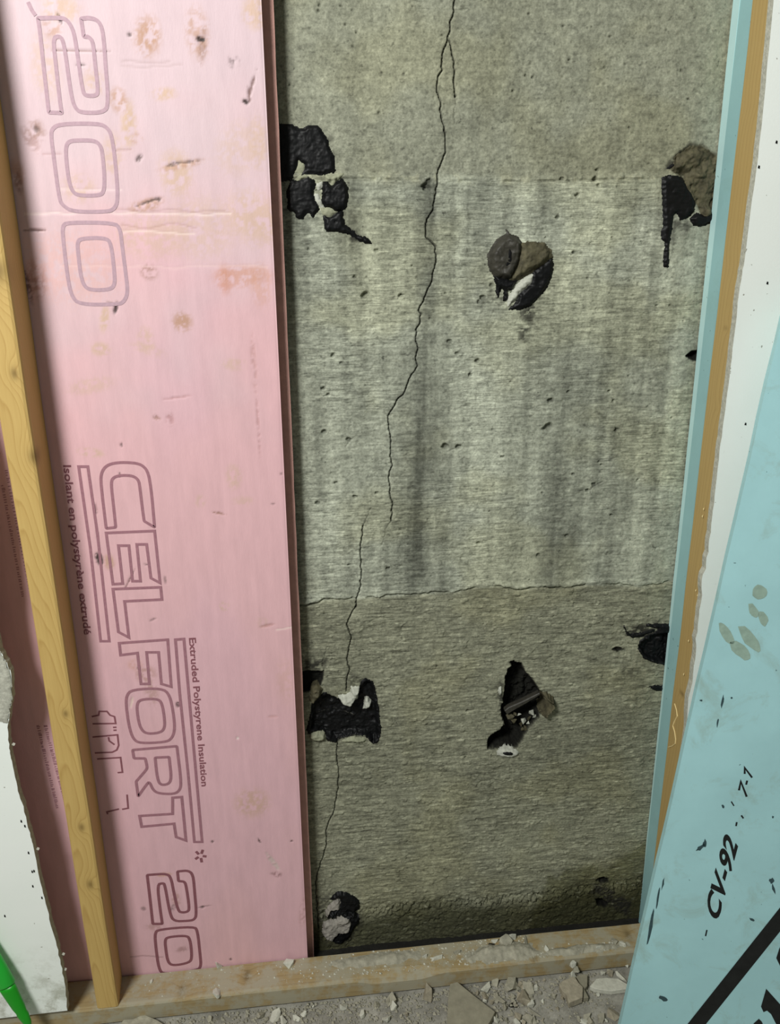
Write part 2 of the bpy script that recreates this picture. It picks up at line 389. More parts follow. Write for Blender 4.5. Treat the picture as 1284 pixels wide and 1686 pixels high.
def wall_fields(X, Z):
    """depth (positive = into the wall) and colour of the concrete at wall points"""
    d = np.zeros_like(X)
    s1 = np.interp(X, S1[:, 0], S1[:, 1]); s2 = np.interp(X, S2[:, 0], S2[:, 1]); s3 = np.interp(X, S3[:, 0], S3[:, 1])
    top = sstep(-.004, .004, Z-s1); low = sstep(.003, -.003, Z-s2); foot = sstep(.006, -.006, Z-s3)
    mid = 1-top-low
    grain = fbm(X*44+3*vn(X*6, Z*6, 3), Z*300+1.2*vn(X*18, Z*18, 4), 11, 3)
    grain2 = fbm(X*60, Z*240, 12, 3)
    patch = vn(X*14, Z*14, 5)
    rough = fbm(X*190, Z*190, 21, 4)
    d += (grain-.5)*(.0006+.0010*low*(.25+patch)+.0012*mid*patch)*(1-.75*foot)
    d += (rough-.5)*(.0012+.0020*foot+.0006*top)
    big = fbm(X*7, Z*7, 31, 3); d += (big-.5)*.004
    # scabs standing off the face
    scab = sstep(.64, .74, fbm(X*75, Z*120, 41, 3)); d -= scab*.0011*(.3+low+.4*mid)
    # pour lines
    r1 = vn(X*60, Z*60, 51)
    d += top*.0012
    d += -.0022*np.exp(-((Z-s1-.001)/.0035)**2)*sstep(.35, .6, vn(X*70, Z*20, 52)) + .0022*np.exp(-((Z-s1+.0025)/.002)**2)*sstep(.3, .6, vn(X*50, Z*10, 53))
    wob = (fbm(X*70, Z*0+.5, 54, 3)-.5)*.008
    d += .0050*np.exp(-((Z-s2+wob)/.0019)**2)*sstep(.18, .5, vn(X*45, X*0, 55))
    d -= (.0055*np.exp(-((Z-s2-.005+wob)/.005)**2))*(.1+r1)*sstep(.2,.7,vn(X*9, X*0, 57))
    d -= low*.0015
    band3 = np.exp(-((Z-s3)/.013)**2)
    d += band3*(rough-.47)*.012*(.6+patch) - foot*.002
    d += sstep(.62, .72, fbm(X*95, Z*95, 56, 3))*.004*np.clip(band3+.5*foot, 0, 1)
    # vertical drips and streaks as colour
    st = fbm(X*22, Z*1.3, 61, 3); st2 = fbm(X*70, Z*3, 62, 3)
    v = 1.0 + (big-.5)*.35 + (rough-.5)*.30 + (fbm(X*40, Z*40, 63, 3)-.5)*.32
    v += mid*((st-.5)*1.15+(st2-.5)*.75) + top*((st-.5)*.25)
    v += (grain-.5)*(.22+.45*low*(1-foot)*(.25+patch)+.35*mid*(.3+patch)) + (grain2-.5)*(.10+.12*low)
    tw = (fbm(X*25, Z*25, 60, 3)-.5)*.03; topc = sstep(-.016, .010, Z-s1+tw); midc = 1-topc-low
    base = topc[..., None]*np.array(L(142, 144, 127)[:3]) + midc[..., None]*np.array(L(159, 163, 147)[:3]) + low[..., None]*np.array(L(137, 138, 119)[:3])
    # stains with their own outlines
    def box(px, soft, seed, amp=.02):
        p = wp(px); dd = sdpoly(X, Z, p)+(fbm(X*30, Z*8, seed, 3)-.5)*amp
        return sstep(-soft, soft, dd)
    sA = box([(590, 572), (700, 560), (716, 720), (700, 960), (600, 970), (590, 800)], .014, 71)
    v -= sA*.26
    v -= box([(600, 300), (790, 300), (770, 380), (740, 400), (700, 370), (620, 400)], .015, 72)*.16
    v -= box([(1062, 560), (1110, 540), (1092, 700), (1075, 860), (1058, 860)], .010, 73)*.18
    v -= box([(925, 560), (975, 560), (960, 880), (915, 960), (905, 800)], .012, 74)*.14
    v += box([(480, 400), (600, 400), (600, 560), (580, 900), (500, 940), (485, 700)], .02, 75, .03)*.14
    v += box([(720, 560), (780, 570), (770, 960), (712, 960)], .010, 76)*.08
    v += box([(860, 300), (900, 300), (890, 560), (850, 560)], .012, 77)*.06
    # paler dry sweep low down, shade of the plate gap painted on the foot
    v += box([(700, 1400), (850, 1395), (1080, 1340), (1080, 1385), (900, 1430), (700, 1440)], .016, 78, .03)*.12
    gap_shade = sstep(.035, -.03, Z-s3+(fbm(X*12, Z*12, 79, 3)-.5)*.07)
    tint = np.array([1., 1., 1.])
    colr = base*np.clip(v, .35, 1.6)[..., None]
    colr = colr*(1-gap_shade[..., None]*(1-np.array([.30, .30, .24])))
    dark_right = box([(880, 1500), (900, 1440), (1000, 1420), (1080, 1370), (1100, 1540), (880, 1560)], .012, 80, .04)  # darker patch at the lower right of the wall
    colr = colr*(1-dark_right[..., None]*(1-np.array([.62, .62, .52])))
    warm = sstep(.45, .7, fbm(X*9, Z*9, 81, 3))[..., None]
    colr = colr*(1+warm*np.array([.02, 0, -.07]))
    # mineral flecks
    fl = sstep(.70, .82, fbm(X*70, Z*330, 83, 3))[..., None]*(.25+.55*low[..., None])*(1-.6*foot[..., None])
    colr = colr*(1-fl*.6)+np.array(L(188, 190, 165)[:3])*fl*.6
    fl2 = sstep(.30, .22, fbm(X*210, Z*330, 84, 2))[..., None]
    colr = colr*(1-fl2*.30)
    dk = (sstep(.60, .72, fbm(X*34, Z*250, 86, 3))*(low*(1-foot)+.5*mid))[..., None]
    colr = colr*(1-dk*.30)
    lt = (sstep(.60, .74, fbm(X*26+9, Z*210, 87, 3))*(low*(1-foot)*.9+.35*mid))[..., None]
    colr = colr*(1+lt*.32)
    # crumbs of pale mortar along the first pour line
    cr = sstep(.55, .68, fbm(X*110, Z*110, 85, 3))*np.exp(-((Z-s1)/.006)**2)
    colr = colr*(1-cr[..., None]*.5)+np.array(L(176, 176, 150)[:3])*cr[..., None]*.5
    # trowel pits
    for px, py, r in PITS:
        rr = r
        i0 = np.nonzero((np.abs(X-px) < rr*3) & (np.abs(Z-py) < rr*3))
        if len(i0[0]) == 0: continue
        xx, zz = X[i0]-px, Z[i0]-py
        ang = np.arctan2(zz, xx)
        q = np.sqrt((xx*.9)**2+(zz*1.15)**2)/(rr*(.75+.6*vn(ang*1.3+px*97, ang*0+py*31, 91)))
        m = sstep(1.15, .55, q)
        d[i0] += m*min(rr*1.1, .007)
        colr[i0] *= (1-m*.40)[..., None]
    # cracks
    for c, wd, dp in [(c, .00072, .006) for c in cracks_w]+[(c, .0005, .0015) for c in faint_w]:
        c = np.array(c); lo = c.min(0)-.01; hi = c.max(0)+.01
        i0 = np.nonzero((X > lo[0]) & (X < hi[0]) & (Z > lo[1]) & (Z < hi[1]))
        if len(i0[0]) == 0: continue
        xx, zz = X[i0], Z[i0]
        jx = (fbm(xx*0+3, zz*110, 95, 3)-.5)*.0045
        dd = dline(xx+jx, zz, [tuple(p) for p in c])
        m = sstep(wd*1.9, wd*.35, dd)
        d[i0] += m*dp
        colr[i0] *= (1-m*(.85 if dp > .004 else .4))[..., None]
    # knocked-out holes
    for k, (p, dep, e) in holes_w.items():
        pa = np.array(p); lo = pa.min(0)-.012; hi = pa.max(0)+.012
        i0 = np.nonzero((X > lo[0]) & (X < hi[0]) & (Z > lo[1]) & (Z < hi[1]))
        if len(i0[0]) == 0: continue
        xx, zz = X[i0], Z[i0]
        s = sdpoly(xx, zz, p)+(fbm(xx*220, zz*220, 97, 3)-.5)*.005
        m = sstep(-.001, e, s)
        d[i0] += m*dep*(.75+.5*fbm(xx*120, zz*120, 98, 3))
        tar = sstep(-.002, .0012, s)*(.55 if k == 'c' else .97)
        colr[i0] = colr[i0]*(1-tar[..., None])+np.array([.0045, .0045, .0042] if k != 'c' else [.07, .062, .036])*tar[..., None]
    # scraped tar stains
    for px, seed, am in SMEARS:
        pa = np.array(px); lo = pa.min(0)-.012; hi = pa.max(0)+.012
        i0 = np.nonzero((X > lo[0]) & (X < hi[0]) & (Z > lo[1]) & (Z < hi[1]))
        if len(i0[0]) == 0: continue
        xx, zz = X[i0], Z[i0]
        m = sstep(-.004, .008, sdpoly(xx, zz, px)+(fbm(xx*60, zz*60, seed, 2)-.5)*.012)*sstep(.32, .52, fbm(xx*130, zz*230, seed+1, 3))*am
        colr[i0] = colr[i0]*(1-m[..., None])+np.array([.022, .021, .018])*m[..., None]
    gm = np.clip(top*.22+mid*(.15+1.1*sstep(.3, .7, fbm(X*10, Z*10, 99, 2)))+low*(.25+1.1*sstep(.25, .65, fbm(X*9, Z*14, 100, 2)))*(1-.8*foot), 0, 1)
    return d, np.concatenate([colr, gm[..., None]], -1)
PITS = []
for px, py, r in pits_px:
    p = PY(px, py, 0); PITS.append((p[0], p[2], r*.00072))
SMEARS = [(wp(crop(770, 350, 6.758, [(600, 1050), (700, 1020), (800, 960), (780, 1120), (720, 1230), (600, 1200), (560, 1120)])), 201, .85),
  (wp(crop(770, 350, 6.758, [(560, 1260), (700, 1260), (640, 1420), (560, 1430)])), 203, .8),
  (wp(crop(770, 350, 6.758, [(300, 880), (440, 880), (430, 1000), (380, 1120), (310, 1060)])), 205, .6),
  (wp(crop(770, 350, 6.758, [(60, 1040), (250, 840), (300, 860), (160, 1070)])), 207, .55),
  (wp(crop(440, 180, 5.836, [(720, 1100), (860, 1190), (960, 1230), (1010, 1300), (880, 1300), (720, 1200)])), 209, .9),
  (wp(crop(440, 180, 5.836, [(490, 170), (560, 190), (640, 300), (670, 440), (600, 400)])), 211, .8),
  (wp(crop(1060, 210, 5.732, [(250, 830), (420, 850), (480, 960), (330, 980), (300, 1200), (240, 1210)])), 213, .75),
  (wp(crop(1060, 210, 5.732, [(180, 400), (330, 200), (450, 130), (560, 150), (420, 240), (280, 420)])), 215, .9),
  (wp(crop(480, 1060, 7.133, [(120, 160), (430, 160), (440, 190), (360, 320), (120, 330)])), 217, .85),
  (wp(crop(480, 1060, 7.133, [(660, 330), (950, 380), (960, 430), (680, 490)])), 219, .7),
  (wp(crop(480, 1060, 7.133, [(1000, 700), (1140, 730), (1000, 760)])), 221, .9),
  (wp(crop(860, 960, 4.938, [(820, 340), (1180, 310), (1180, 440), (940, 470), (830, 420)])), 223, .9),
  (wp(crop(860, 960, 4.938, [(790, 680), (950, 680), (990, 800), (900, 790), (800, 740)])), 225, .5),
  (wp(crop(500, 1400, 4.28, [(60, 300), (200, 300), (400, 340), (420, 520), (330, 640), (160, 660), (90, 560)])), 227, .6),
  (wp(crop(780, 1380, 4.28, [(800, 380), (860, 280), (1000, 360), (1110, 440), (1090, 560), (960, 480)])), 229, .85),
  (wp(crop(770, 1060, 7.133, [(760, 960), (820, 980), (860, 1080), (800, 1060)])), 231, .9),
  (wp(crop(770, 1060, 7.133, [(340, 420), (430, 400), (440, 900), (370, 820)])), 233, .9)]

fine = .0013
xs = np.concatenate([np.linspace(-1.1, FX0, 12)[:-1], np.arange(FX0, FX1, fine), np.linspace(FX1+fine, 1.7, 10)])
zb = PY(560, 1640, 0)[2]; zt = PY(560, -12, 0)[2]
zs = np.concatenate([[-.05], np.arange(-.02, zt, fine), np.linspace(zt+fine, 2.5, 14)])
X, Z = np.meshgrid(xs, zs)
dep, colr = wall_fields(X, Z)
nx, nz = len(xs), len(zs)
idx = np.arange(nx*nz).reshape(nz, nx)
F = np.stack([idx[:-1, :-1], idx[:-1, 1:], idx[1:, 1:], idx[1:, :-1]], -1).reshape(-1, 4)
V = np.stack([X, dep, Z], -1).reshape(-1, 3)
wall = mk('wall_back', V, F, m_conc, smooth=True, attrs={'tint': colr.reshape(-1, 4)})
wall['kind'] = 'structure'
wall['label'] = 'bare grey cast concrete wall with pour lines, a long crack and tarred holes'
del V, F, X, Z, dep, colr

def blob(name, px, mat, th, label=None, soft=.006, ragged=.004, seed=0, lump=.5, parent=None, res=.0013, sink=0.0):
    """a daub stuck on the wall: raised skin with a ragged outline"""
    p = np.array(wp(px)); lo = p.min(0)-.004; hi = p.max(0)+.004
    xs = np.arange(lo[0], hi[0], res); zs = np.arange(lo[1], hi[1], res)
    X, Z = np.meshgrid(xs, zs)
    s = sdpoly(X, Z, p)+(fbm(X*260, Z*260, seed, 3)-.5)*ragged+.0012
    dw, _ = wall_fields(X, Z)
    h = sstep(0, soft, s)*th*(1-lump/2+lump*fbm(X*85, Z*85, seed+7, 4))+.0004
    Y = np.where(s > -.0003, dw+sink-h, dw+.003)
    k = s > -.0003
    q = k[:-1, :-1] | k[:-1, 1:] | k[1:, 1:] | k[1:, :-1]
    idx = np.arange(X.size).reshape(X.shape)
    F = np.stack([idx[:-1, :-1], idx[:-1, 1:], idx[1:, 1:], idx[1:, :-1]], -1)[q]
    used = np.unique(F); re = np.zeros(X.size, np.int64); re[used] = np.arange(len(used))
    V = np.stack([X, Y, Z], -1).reshape(-1, 3)[used]
    o = mk(name, V, re[F], mat, parent or wall, smooth=True)
    if label: o['label'] = label
    return o
c1 = lambda p: crop(440, 180, 5.836, p)
blob('tar_patch', c1([(40, 145), (160, 148), (240, 150), (310, 190), (350, 188), (400, 160), (490, 155), (530, 215), (575, 290), (605, 390), (635, 450), (650, 580), (640, 612), (590, 600), (550, 625), (400, 622), (330, 625), (365, 560), (360, 530), (335, 510), (300, 480), (285, 540), (265, 600), (240, 640), (230, 690), (190, 680), (130, 690), (40, 690)]), m_tar, .0032, 'square black tar patch beside the pink board', seed=301)
blob('tar_patch', c1([(230, 690), (270, 690), (390, 650), (450, 690), (470, 720), (440, 760), (440, 830), (470, 900), (500, 960), (480, 985), (430, 1035), (410, 1000), (370, 990), (330, 1055), (280, 1040), (275, 990), (230, 985), (200, 960), (195, 760)]), m_tar, .0026, 'rounded black tar patch below the first pour line', seed=302)
blob('tar_patch', c1([(545, 700), (580, 690), (620, 750), (650, 710), (720, 670), (750, 700), (770, 760), (775, 850), (755, 940), (700, 975), (650, 990), (600, 945), (550, 935), (525, 880), (530, 760)]), m_tar, .006, 'oval bulging black tar dab', seed=303)
blob('tar_patch', c1([(545, 1030), (600, 1035), (680, 985), (720, 985), (735, 1080), (745, 1110), (800, 1155), (860, 1205), (960, 1240), (1000, 1290), (960, 1290), (880, 1255), (820, 1215), (760, 1190), (720, 1190), (700, 1180), (560, 1165)]), m_tar, .004, 'small black tar patch with a trailing smear', seed=304)
blob('mortar_patch', c1([(300, 480), (360, 525), (360, 590), (320, 625), (275, 605), (290, 540)]), m_paleY, .002, seed=305)
blob('mortar_patch', c1([(270, 670), (310, 640), (380, 630), (385, 660), (330, 680), (285, 692)]), m_paleY, .004, seed=306)
blob('mortar_patch', c1([(515, 950), (600, 940), (670, 985), (620, 1030), (580, 1040), (520, 980)]), m_paleY, .004, seed=307)
blob('mortar_patch', c1([(455, 830), (490, 815), (515, 880), (540, 940), (515, 950), (480, 890)]), m_pale, .003, seed=308)
blob('mortar_patch', c1([(560, 640), (640, 640), (720, 625), (660, 690), (630, 745), (610, 730), (620, 690), (570, 690)]), m_paleY, .004, seed=309)
blob('mortar_patch', c1([(470, 725), (520, 700), (525, 760), (490, 775)]), m_pale, .003, seed=310)
c2 = lambda p: crop(770, 350, 6.758, p)
blob('tar_patch', c2([(935, 490), (948, 600), (930, 720), (880, 820), (800, 930), (690, 1040), (580, 1075), (460, 1075), (540, 1000), (560, 920), (640, 850), (700, 790), (720, 660), (850, 560)]), m_tar, .004, 'black crescent of tar', seed=311)
blob('mortar_patch', c2([(740, 665), (715, 780), (640, 850), (590, 880), (540, 960), (450, 1040), (440, 980), (500, 870), (560, 800), (640, 720)]), m_pale, .004, 'pale plaster smear', seed=312)
blob('mortar_patch', c2([(580, 340), (700, 325), (850, 340), (925, 420), (940, 500), (850, 580), (740, 660), (620, 715), (510, 775), (450, 750), (530, 560)]), m_rock, .010, 'brown lump of broken mortar', soft=.012, seed=313)
blob('tar_drip', c2([(290, 700), (480, 745), (545, 745), (490, 850), (440, 860), (435, 960), (400, 985), (405, 860), (370, 830), (330, 940), (318, 840)]), m_tar, .006, seed=314)
bt = blob('tar_plug', c2([(375, 270), (440, 235), (425, 195), (480, 250), (550, 265), (595, 330), (600, 420), (570, 560), (520, 660), (470, 745), (400, 748), (310, 722), (250, 650), (225, 560), (225, 470), (270, 380), (320, 310)]), m_tar_brown, .012, 'round dark grey tar plug with a vertical slot', soft=.010, lump=.5, ragged=.002, seed=315)
def spike(name, px, mat, y0, y1, parent, bev=.001):
    v, f = prism([tuple(PY(x, y, y0)[[0, 2]]) for x, y in px], y0, y1)
    return fixn(mk(name, v, f, mat, parent), bev, 1)
s_ = c2([(468, 400), (490, 440), (490, 560), (430, 600), (430, 540), (455, 470)])
spike('slot', s_, m_tar, -.0135, -.004, bt)
c3 = lambda p: crop(1060, 210, 5.732, p)
blob('mortar_patch', c3([(300, 280), (440, 175), (540, 180), (640, 240), (700, 300), (700, 470), (680, 700), (640, 860), (560, 880), (500, 690), (450, 660), (380, 520), (395, 440), (290, 425), (260, 400)]), m_rock, .008, 'brown broken mortar around a tie hole', lump=1.7, soft=.012, seed=321)
blob('tar_patch', c3([(170, 480), (230, 455), (370, 470), (400, 560), (450, 620), (480, 720), (470, 790), (440, 820), (400, 850), (340, 870), (310, 800), (270, 830), (260, 960), (240, 1080), (230, 1200), (235, 1310), (190, 1310), (195, 1200), (205, 1100), (165, 1030), (165, 970), (185, 940), (180, 800), (175, 650)]), m_tar, .004, 'black tar patch with a long run down the wall', seed=322)
blob('tar_patch', c3([(440, 860), (500, 810), (560, 830), (660, 770), (660, 880), (590, 910), (520, 935), (470, 920)]), m_tar, .006, seed=323)
blob('tar_patch', c3([(215, 385), (300, 330), (390, 250), (460, 240), (520, 215), (520, 245), (430, 275), (330, 320), (260, 390)]), m_tar, .003, seed=324)
c4 = lambda p: crop(480, 1060, 7.133, p)
d1 = blob('tar_patch', c4([(180, 1000), (230, 800), (240, 680), (290, 640), (350, 580), (400, 560), (430, 600), (470, 670), (520, 620), (560, 640), (600, 690), (680, 700), (700, 660), (780, 690), (800, 640), (790, 500), (830, 430), (870, 400), (950, 440), (970, 520), (1000, 640), (1020, 760), (1030, 880), (1045, 980), (1030, 1080), (1020, 1130), (960, 1170), (910, 1120), (860, 1060), (750, 1060), (640, 1080), (560, 1100), (520, 1150), (420, 1130), (400, 1080), (380, 1020), (300, 1010), (200, 1050)]), m_tar, .003, 'wide black tar patch in a chipped hollow', seed=331, lump=.5)
blob('mortar_patch', c4([(545, 600), (640, 590), (690, 560), (700, 500), (795, 500), (795, 600), (775, 690), (740, 640), (680, 705), (640, 690), (580, 660)]), m_pale, .016, 'white plaster lump', seed=332)
blob('mortar_patch', c4([(850, 650), (900, 640), (950, 700), (930, 740), (890, 780), (830, 795), (850, 730)]), m_pale, .014, seed=333)
blob('mortar_patch', c4([(225, 1045), (300, 1020), (380, 1040), (400, 1080), (370, 1120), (270, 1130), (215, 1085)]), m_paleY, .008, seed=334)
blob('mortar_patch', c4([(590, 1130), (700, 1080), (770, 1090), (860, 1110), (850, 1140), (750, 1145)]), m_paleY, .006, seed=335)
blob('mortar_patch', c4([(235, 490), (300, 460), (355, 520), (330, 590), (270, 655), (210, 650)]), m_rock, .016, seed=336, lump=1.0)
blob('tar_ridge', c4([(270, 830), (400, 790), (500, 770), (620, 800), (760, 850), (740, 870), (600, 820), (500, 795), (400, 815), (290, 850)]), m_tar_brown, .007, seed=337, ragged=.001)
c5 = lambda p: crop(770, 1060, 7.133, p)
spike('splinter', c5([(430, 790), (480, 750), (640, 680), (850, 575), (860, 600), (670, 715), (560, 775), (465, 835)]), m_tar_brown, -.001, .012, wall, .0015)
blob('mortar_patch', c5([(850, 575), (920, 565), (995, 620), (1005, 690), (950, 765), (885, 835), (860, 820), (905, 720), (905, 640)]), m_rock, .020, seed=341)
for i, (x, y, r) in enumerate([(745, 810, 30), (850, 790, 22), (490, 860, 45), (600, 850, 25), (690, 980, 28), (530, 900, 35), (660, 900, 30), (640, 1000, 25), (720, 870, 22), (780, 850, 20), (560, 820, 20), (620, 940, 24), (700, 920, 18)]):
    c = PY(*c5([(x, y)])[0], .006); rs = random.Random(400+i); q = r*.00021
    bm = bmesh.new()
    for _ in range(10): bm.verts.new((rs.uniform(-1, 1)*q, rs.uniform(-1, 1)*q*.8, rs.uniform(-1, 1)*q))
    hull = bmesh.ops.convex_hull(bm, input=bm.verts)
    bmesh.ops.delete(bm, geom=[e for e in hull['geom_interior'] if isinstance(e, bmesh.types.BMVert)], context='VERTS')
    mk('rubble_crumb', [np.array(v.co)+c for v in bm.verts], [tuple(v.index for v in f.verts) for f in (bm.verts.index_update() or bm.faces)], [m_pale, m_rock, m_rock][i % 3], wall); bm.free()
el = [(465+125*math.cos(a), 1270+52*math.sin(a)) for a in np.linspace(0, 6.28, 18)[:-1]]
blob('mortar_patch', c5(el), m_pale, .005, seed=371, ragged=.002)
el = [(462+80*math.cos(a), 1262+34*math.sin(a)) for a in np.linspace(0, 6.28, 18)[:-1]]
blob('tar_patch', c5(el), m_tar, .007, seed=372, ragged=.002)
blob('mortar_patch', c5([(360, 520), (385, 500), (400, 545), (380, 590), (358, 570)]), m_pale, .007, seed=373)
c6 = lambda p: crop(860, 960, 4.938, p)
blob('tar_patch', c6([(1250, 330), (1010, 330), (1010, 348), (1100, 362), (1090, 400), (1000, 430), (950, 470), (940, 530), (990, 610), (1050, 635), (1150, 655), (1250, 650)]), m_tar, .005, 'black tar patch half hidden by the teal foam edge', seed=381, lump=.9)
blob('tar_patch', c6([(820, 345), (840, 395), (880, 412), (990, 390), (1070, 375), (1060, 388), (960, 430), (900, 440), (850, 425)]), m_tar, .003, seed=382)
blob('tar_patch', c6([(1030, 840), (1080, 830), (1160, 835), (1160, 870), (1080, 872)]), m_tar, .003, seed=383)
c7 = lambda p: crop(500, 1400, 4.28, p)
blob('tar_patch', c7([(185, 335), (240, 288), (300, 295), (350, 320), (388, 350), (392, 405), (350, 425), (385, 450), (388, 490), (340, 555), (310, 615), (240, 645), (200, 625), (240, 570), (260, 440), (160, 475), (180, 430), (240, 400), (262, 350), (240, 325), (200, 345)]), m_tar, .006, 'ragged black tar patch low on the wall', seed=391)
blob('mortar_patch', c7([(148, 435), (190, 370), (240, 328), (264, 360), (255, 402), (200, 408), (170, 458)]), m_grey, .008, seed=392)
blob('mortar_patch', c7([(130, 560), (140, 490), (190, 480), (270, 438), (322, 450), (342, 500), (320, 552), (250, 562), (200, 615), (150, 602)]), m_grey, .010, 'pale plaster lump low on the wall', seed=393)

# ================================================================== FLOOR
fx = np.concatenate([np.linspace(-1.6, -.55, 12)[:-1], np.arange(-.55, .62, .004), np.linspace(.624, 1.7, 12)])
fy = np.concatenate([np.linspace(-2.4, -.50, 16)[:-1], np.arange(-.50, -.10, .004), np.linspace(-.096, .02, 12)])
X, Y = np.meshgrid(fx, fy)
h = (fbm(X*60, Y*60, 501, 4)-.5)*.004+(fbm(X*12, Y*12, 502, 3)-.5)*.003
idx = np.arange(X.size).reshape(X.shape)
Fc = np.stack([idx[:-1, :-1], idx[:-1, 1:], idx[1:, 1:], idx[1:, :-1]], -1).reshape(-1, 4)
k = np.clip(1+(fbm(X*25, Y*25, 503, 4)-.5)*.7+(fbm(X*140, Y*140, 504, 3)-.5)*.5, .4, 1.5)[..., None]
k = k*(1-.94*sstep(-.075, -.055, Y)[..., None])  # shade of the gap behind the plate, painted into the floor colour
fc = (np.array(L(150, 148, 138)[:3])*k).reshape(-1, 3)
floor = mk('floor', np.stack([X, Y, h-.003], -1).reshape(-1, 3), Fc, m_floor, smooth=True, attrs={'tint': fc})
floor['kind'] = 'structure'; floor['label'] = 'dusty grey concrete floor'

# ================================================================== PINK FOAM BOARD
YP = -.054
xr_f = lin((430, 0), (506, 1570), YP)
PL = -0.60
pz = np.concatenate([np.arange(.004, 1.80, .0020), np.linspace(1.81, 2.42, 10)])
pu = np.linspace(0, 1, 290)
U, Zp = np.meshgrid(pu, pz)
Xp = PL+U*(xr_f(Zp)-PL)
def pp(pts): return [tuple(PY(x, y, YP)[[0, 2]]) for x, y in pts]
pk = np.ones(Xp.shape)[..., None]*np.array(L(221, 178, 183)[:3])
# lavender wash in the skin of the foam, some warmer
lav = sstep(.42, .66, fbm(Xp*6, Zp*3.2, 601, 3))[..., None]
pk = pk*(1-lav*.35)+pk*np.array([.94, .97, 1.06])*lav*.35
pk = pk*(1+(fbm(Xp*260, Zp*5, 602, 2)-.5)[..., None]*.07)
dent = np.zeros(Xp.shape)
# lamp light painted in: pink whitened towards the top of the sheet
dust = sstep(1.02, 1.60, Zp+(fbm(Xp*9, Zp*9, 603, 3)-.5)*.5)[..., None]  # dust is the mask of that painted light
pk = pk*(1-.72*dust)+np.array(L(206, 189, 195)[:3])*.72*dust
def stain(cx, cy, rx, ry, rot, col, am, thr=.44, sc=170, seed=0, dp=0.0):
    c = PY(cx, cy, YP); s = .00092
    a = math.radians(rot); xx = (Xp-c[0])/s; zz = -(Zp-c[2])/s
    u = (xx*math.cos(a)+zz*math.sin(a))/rx; v = (-xx*math.sin(a)+zz*math.cos(a))/ry
    i0 = np.nonzero(u*u+v*v < 3)
    if not len(i0[0]): return
    q = np.sqrt(u[i0]**2+v[i0]**2); n = fbm(Xp[i0]*sc, Zp[i0]*sc, 610+seed, 4)
    m = sstep(1.25, .55, q+(n-.5)*1.1)*sstep(thr-.12, thr+.14, n)*am
    pk[i0] = pk[i0]*(1-m[..., None])+np.array(L(*col)[:3])*m[..., None]
    dent[i0] += m*dp
TAN = (186, 146, 124); TAN2 = (204, 174, 152); BR = (140, 100, 75); DK = (70, 55, 50)
for i, a in enumerate([
  (243, 60, 20, 28, 10, TAN, .95), (325, 55, 18, 35, 0, TAN, .7), (333, 75, 7, 25, 10, BR, .6), (270, 155, 20, 9, -8, TAN2, .9), (212, 205, 12, 34, 6, TAN2, .95),
  (195, 165, 14, 18, 0, TAN, .8), (75, 110, 22, 45, 0, TAN2, .5), (100, 15, 28, 18, 0, TAN2, .8), (155, 135, 16, 20, 0, TAN2, .7), (85, 45, 14, 16, 0, TAN, .7),
  (290, 285, 26, 34, 0, TAN2, .8), (300, 272, 36, 6, -12, TAN, .8), (240, 338, 30, 10, -15, TAN, .8), (330, 375, 60, 50, 0, TAN2, .45), (420, 360, 50, 40, 30, TAN2, .7), (395, 245, 35, 45, 40, TAN2, .4),
  (425, 235, 16, 40, 0, TAN2, .6), (420, 20, 20, 24, 0, TAN2, .8), (250, 390, 60, 35, 0, TAN2, .5), (245, 448, 14, 13, 0, BR, .55), (370, 460, 14, 24, 0, (200, 138, 112), .6), (400, 455, 48, 18, 0, (200, 145, 120), .6), (430, 470, 18, 36, 0, (205, 155, 132), .45),
  (60, 460, 16, 30, 0, (165, 110, 95), .6), (120, 440, 80, 60, 0, (222, 170, 160), .4), (300, 530, 17, 17, 0, TAN, .9), (172, 525, 8, 22, 15, TAN2, .9), (165, 575, 16, 12, 0, TAN2, .8), (240, 560, 14, 22, 0, TAN2, .6), (243, 575, 30, 10, 20, TAN2, .4),
  (385, 600, 20, 12, 0, TAN2, .5), (150, 635, 40, 14, -10, TAN2, .45), (225, 228, 10, 8, 0, TAN, .6), (185, 255, 16, 34, 8, TAN2, .6), (130, 310, 26, 22, 0, TAN2, .6), (60, 215, 14, 16, 0, BR, .6), (25, 285, 14, 20, 0, (190, 150, 140), .7),
  (150, 745, 22, 8, 10, TAN2, .8), (385, 785, 14, 24, 0, TAN2, .55), (400, 825, 20, 10, 0, TAN2, .4), (330, 825, 10, 12, 0, TAN2, .5), (369, 998, 9, 9, 0, TAN2, .9), (432, 1025, 12, 12, 0, TAN2, .3),
  (415, 1322, 36, 36, 0, (200, 165, 145), .75), (240, 1110, 20, 18, 0, (160, 120, 100), .55), (250, 1140, 14, 30, 0, (160, 125, 105), .45), (222, 1095, 14, 12, 0, (200, 150, 130), .5), (180, 925, 10, 16, 0, (190, 155, 130), .8),
  (255, 1525, 20, 12, 0, (150, 110, 95), .4), (290, 1480, 10, 20, 0, (165, 120, 100), .5), (270, 1440, 16, 6, 0, (195, 150, 120), .7), (500, 1500, 10, 40, 10, (160, 115, 105), .4), (300, 1563, 14, 8, -10, (140, 100, 95), .5), (470, 1120, 20, 50, 0, (205, 165, 150), .3)]):
    stain(*a, seed=i*3)
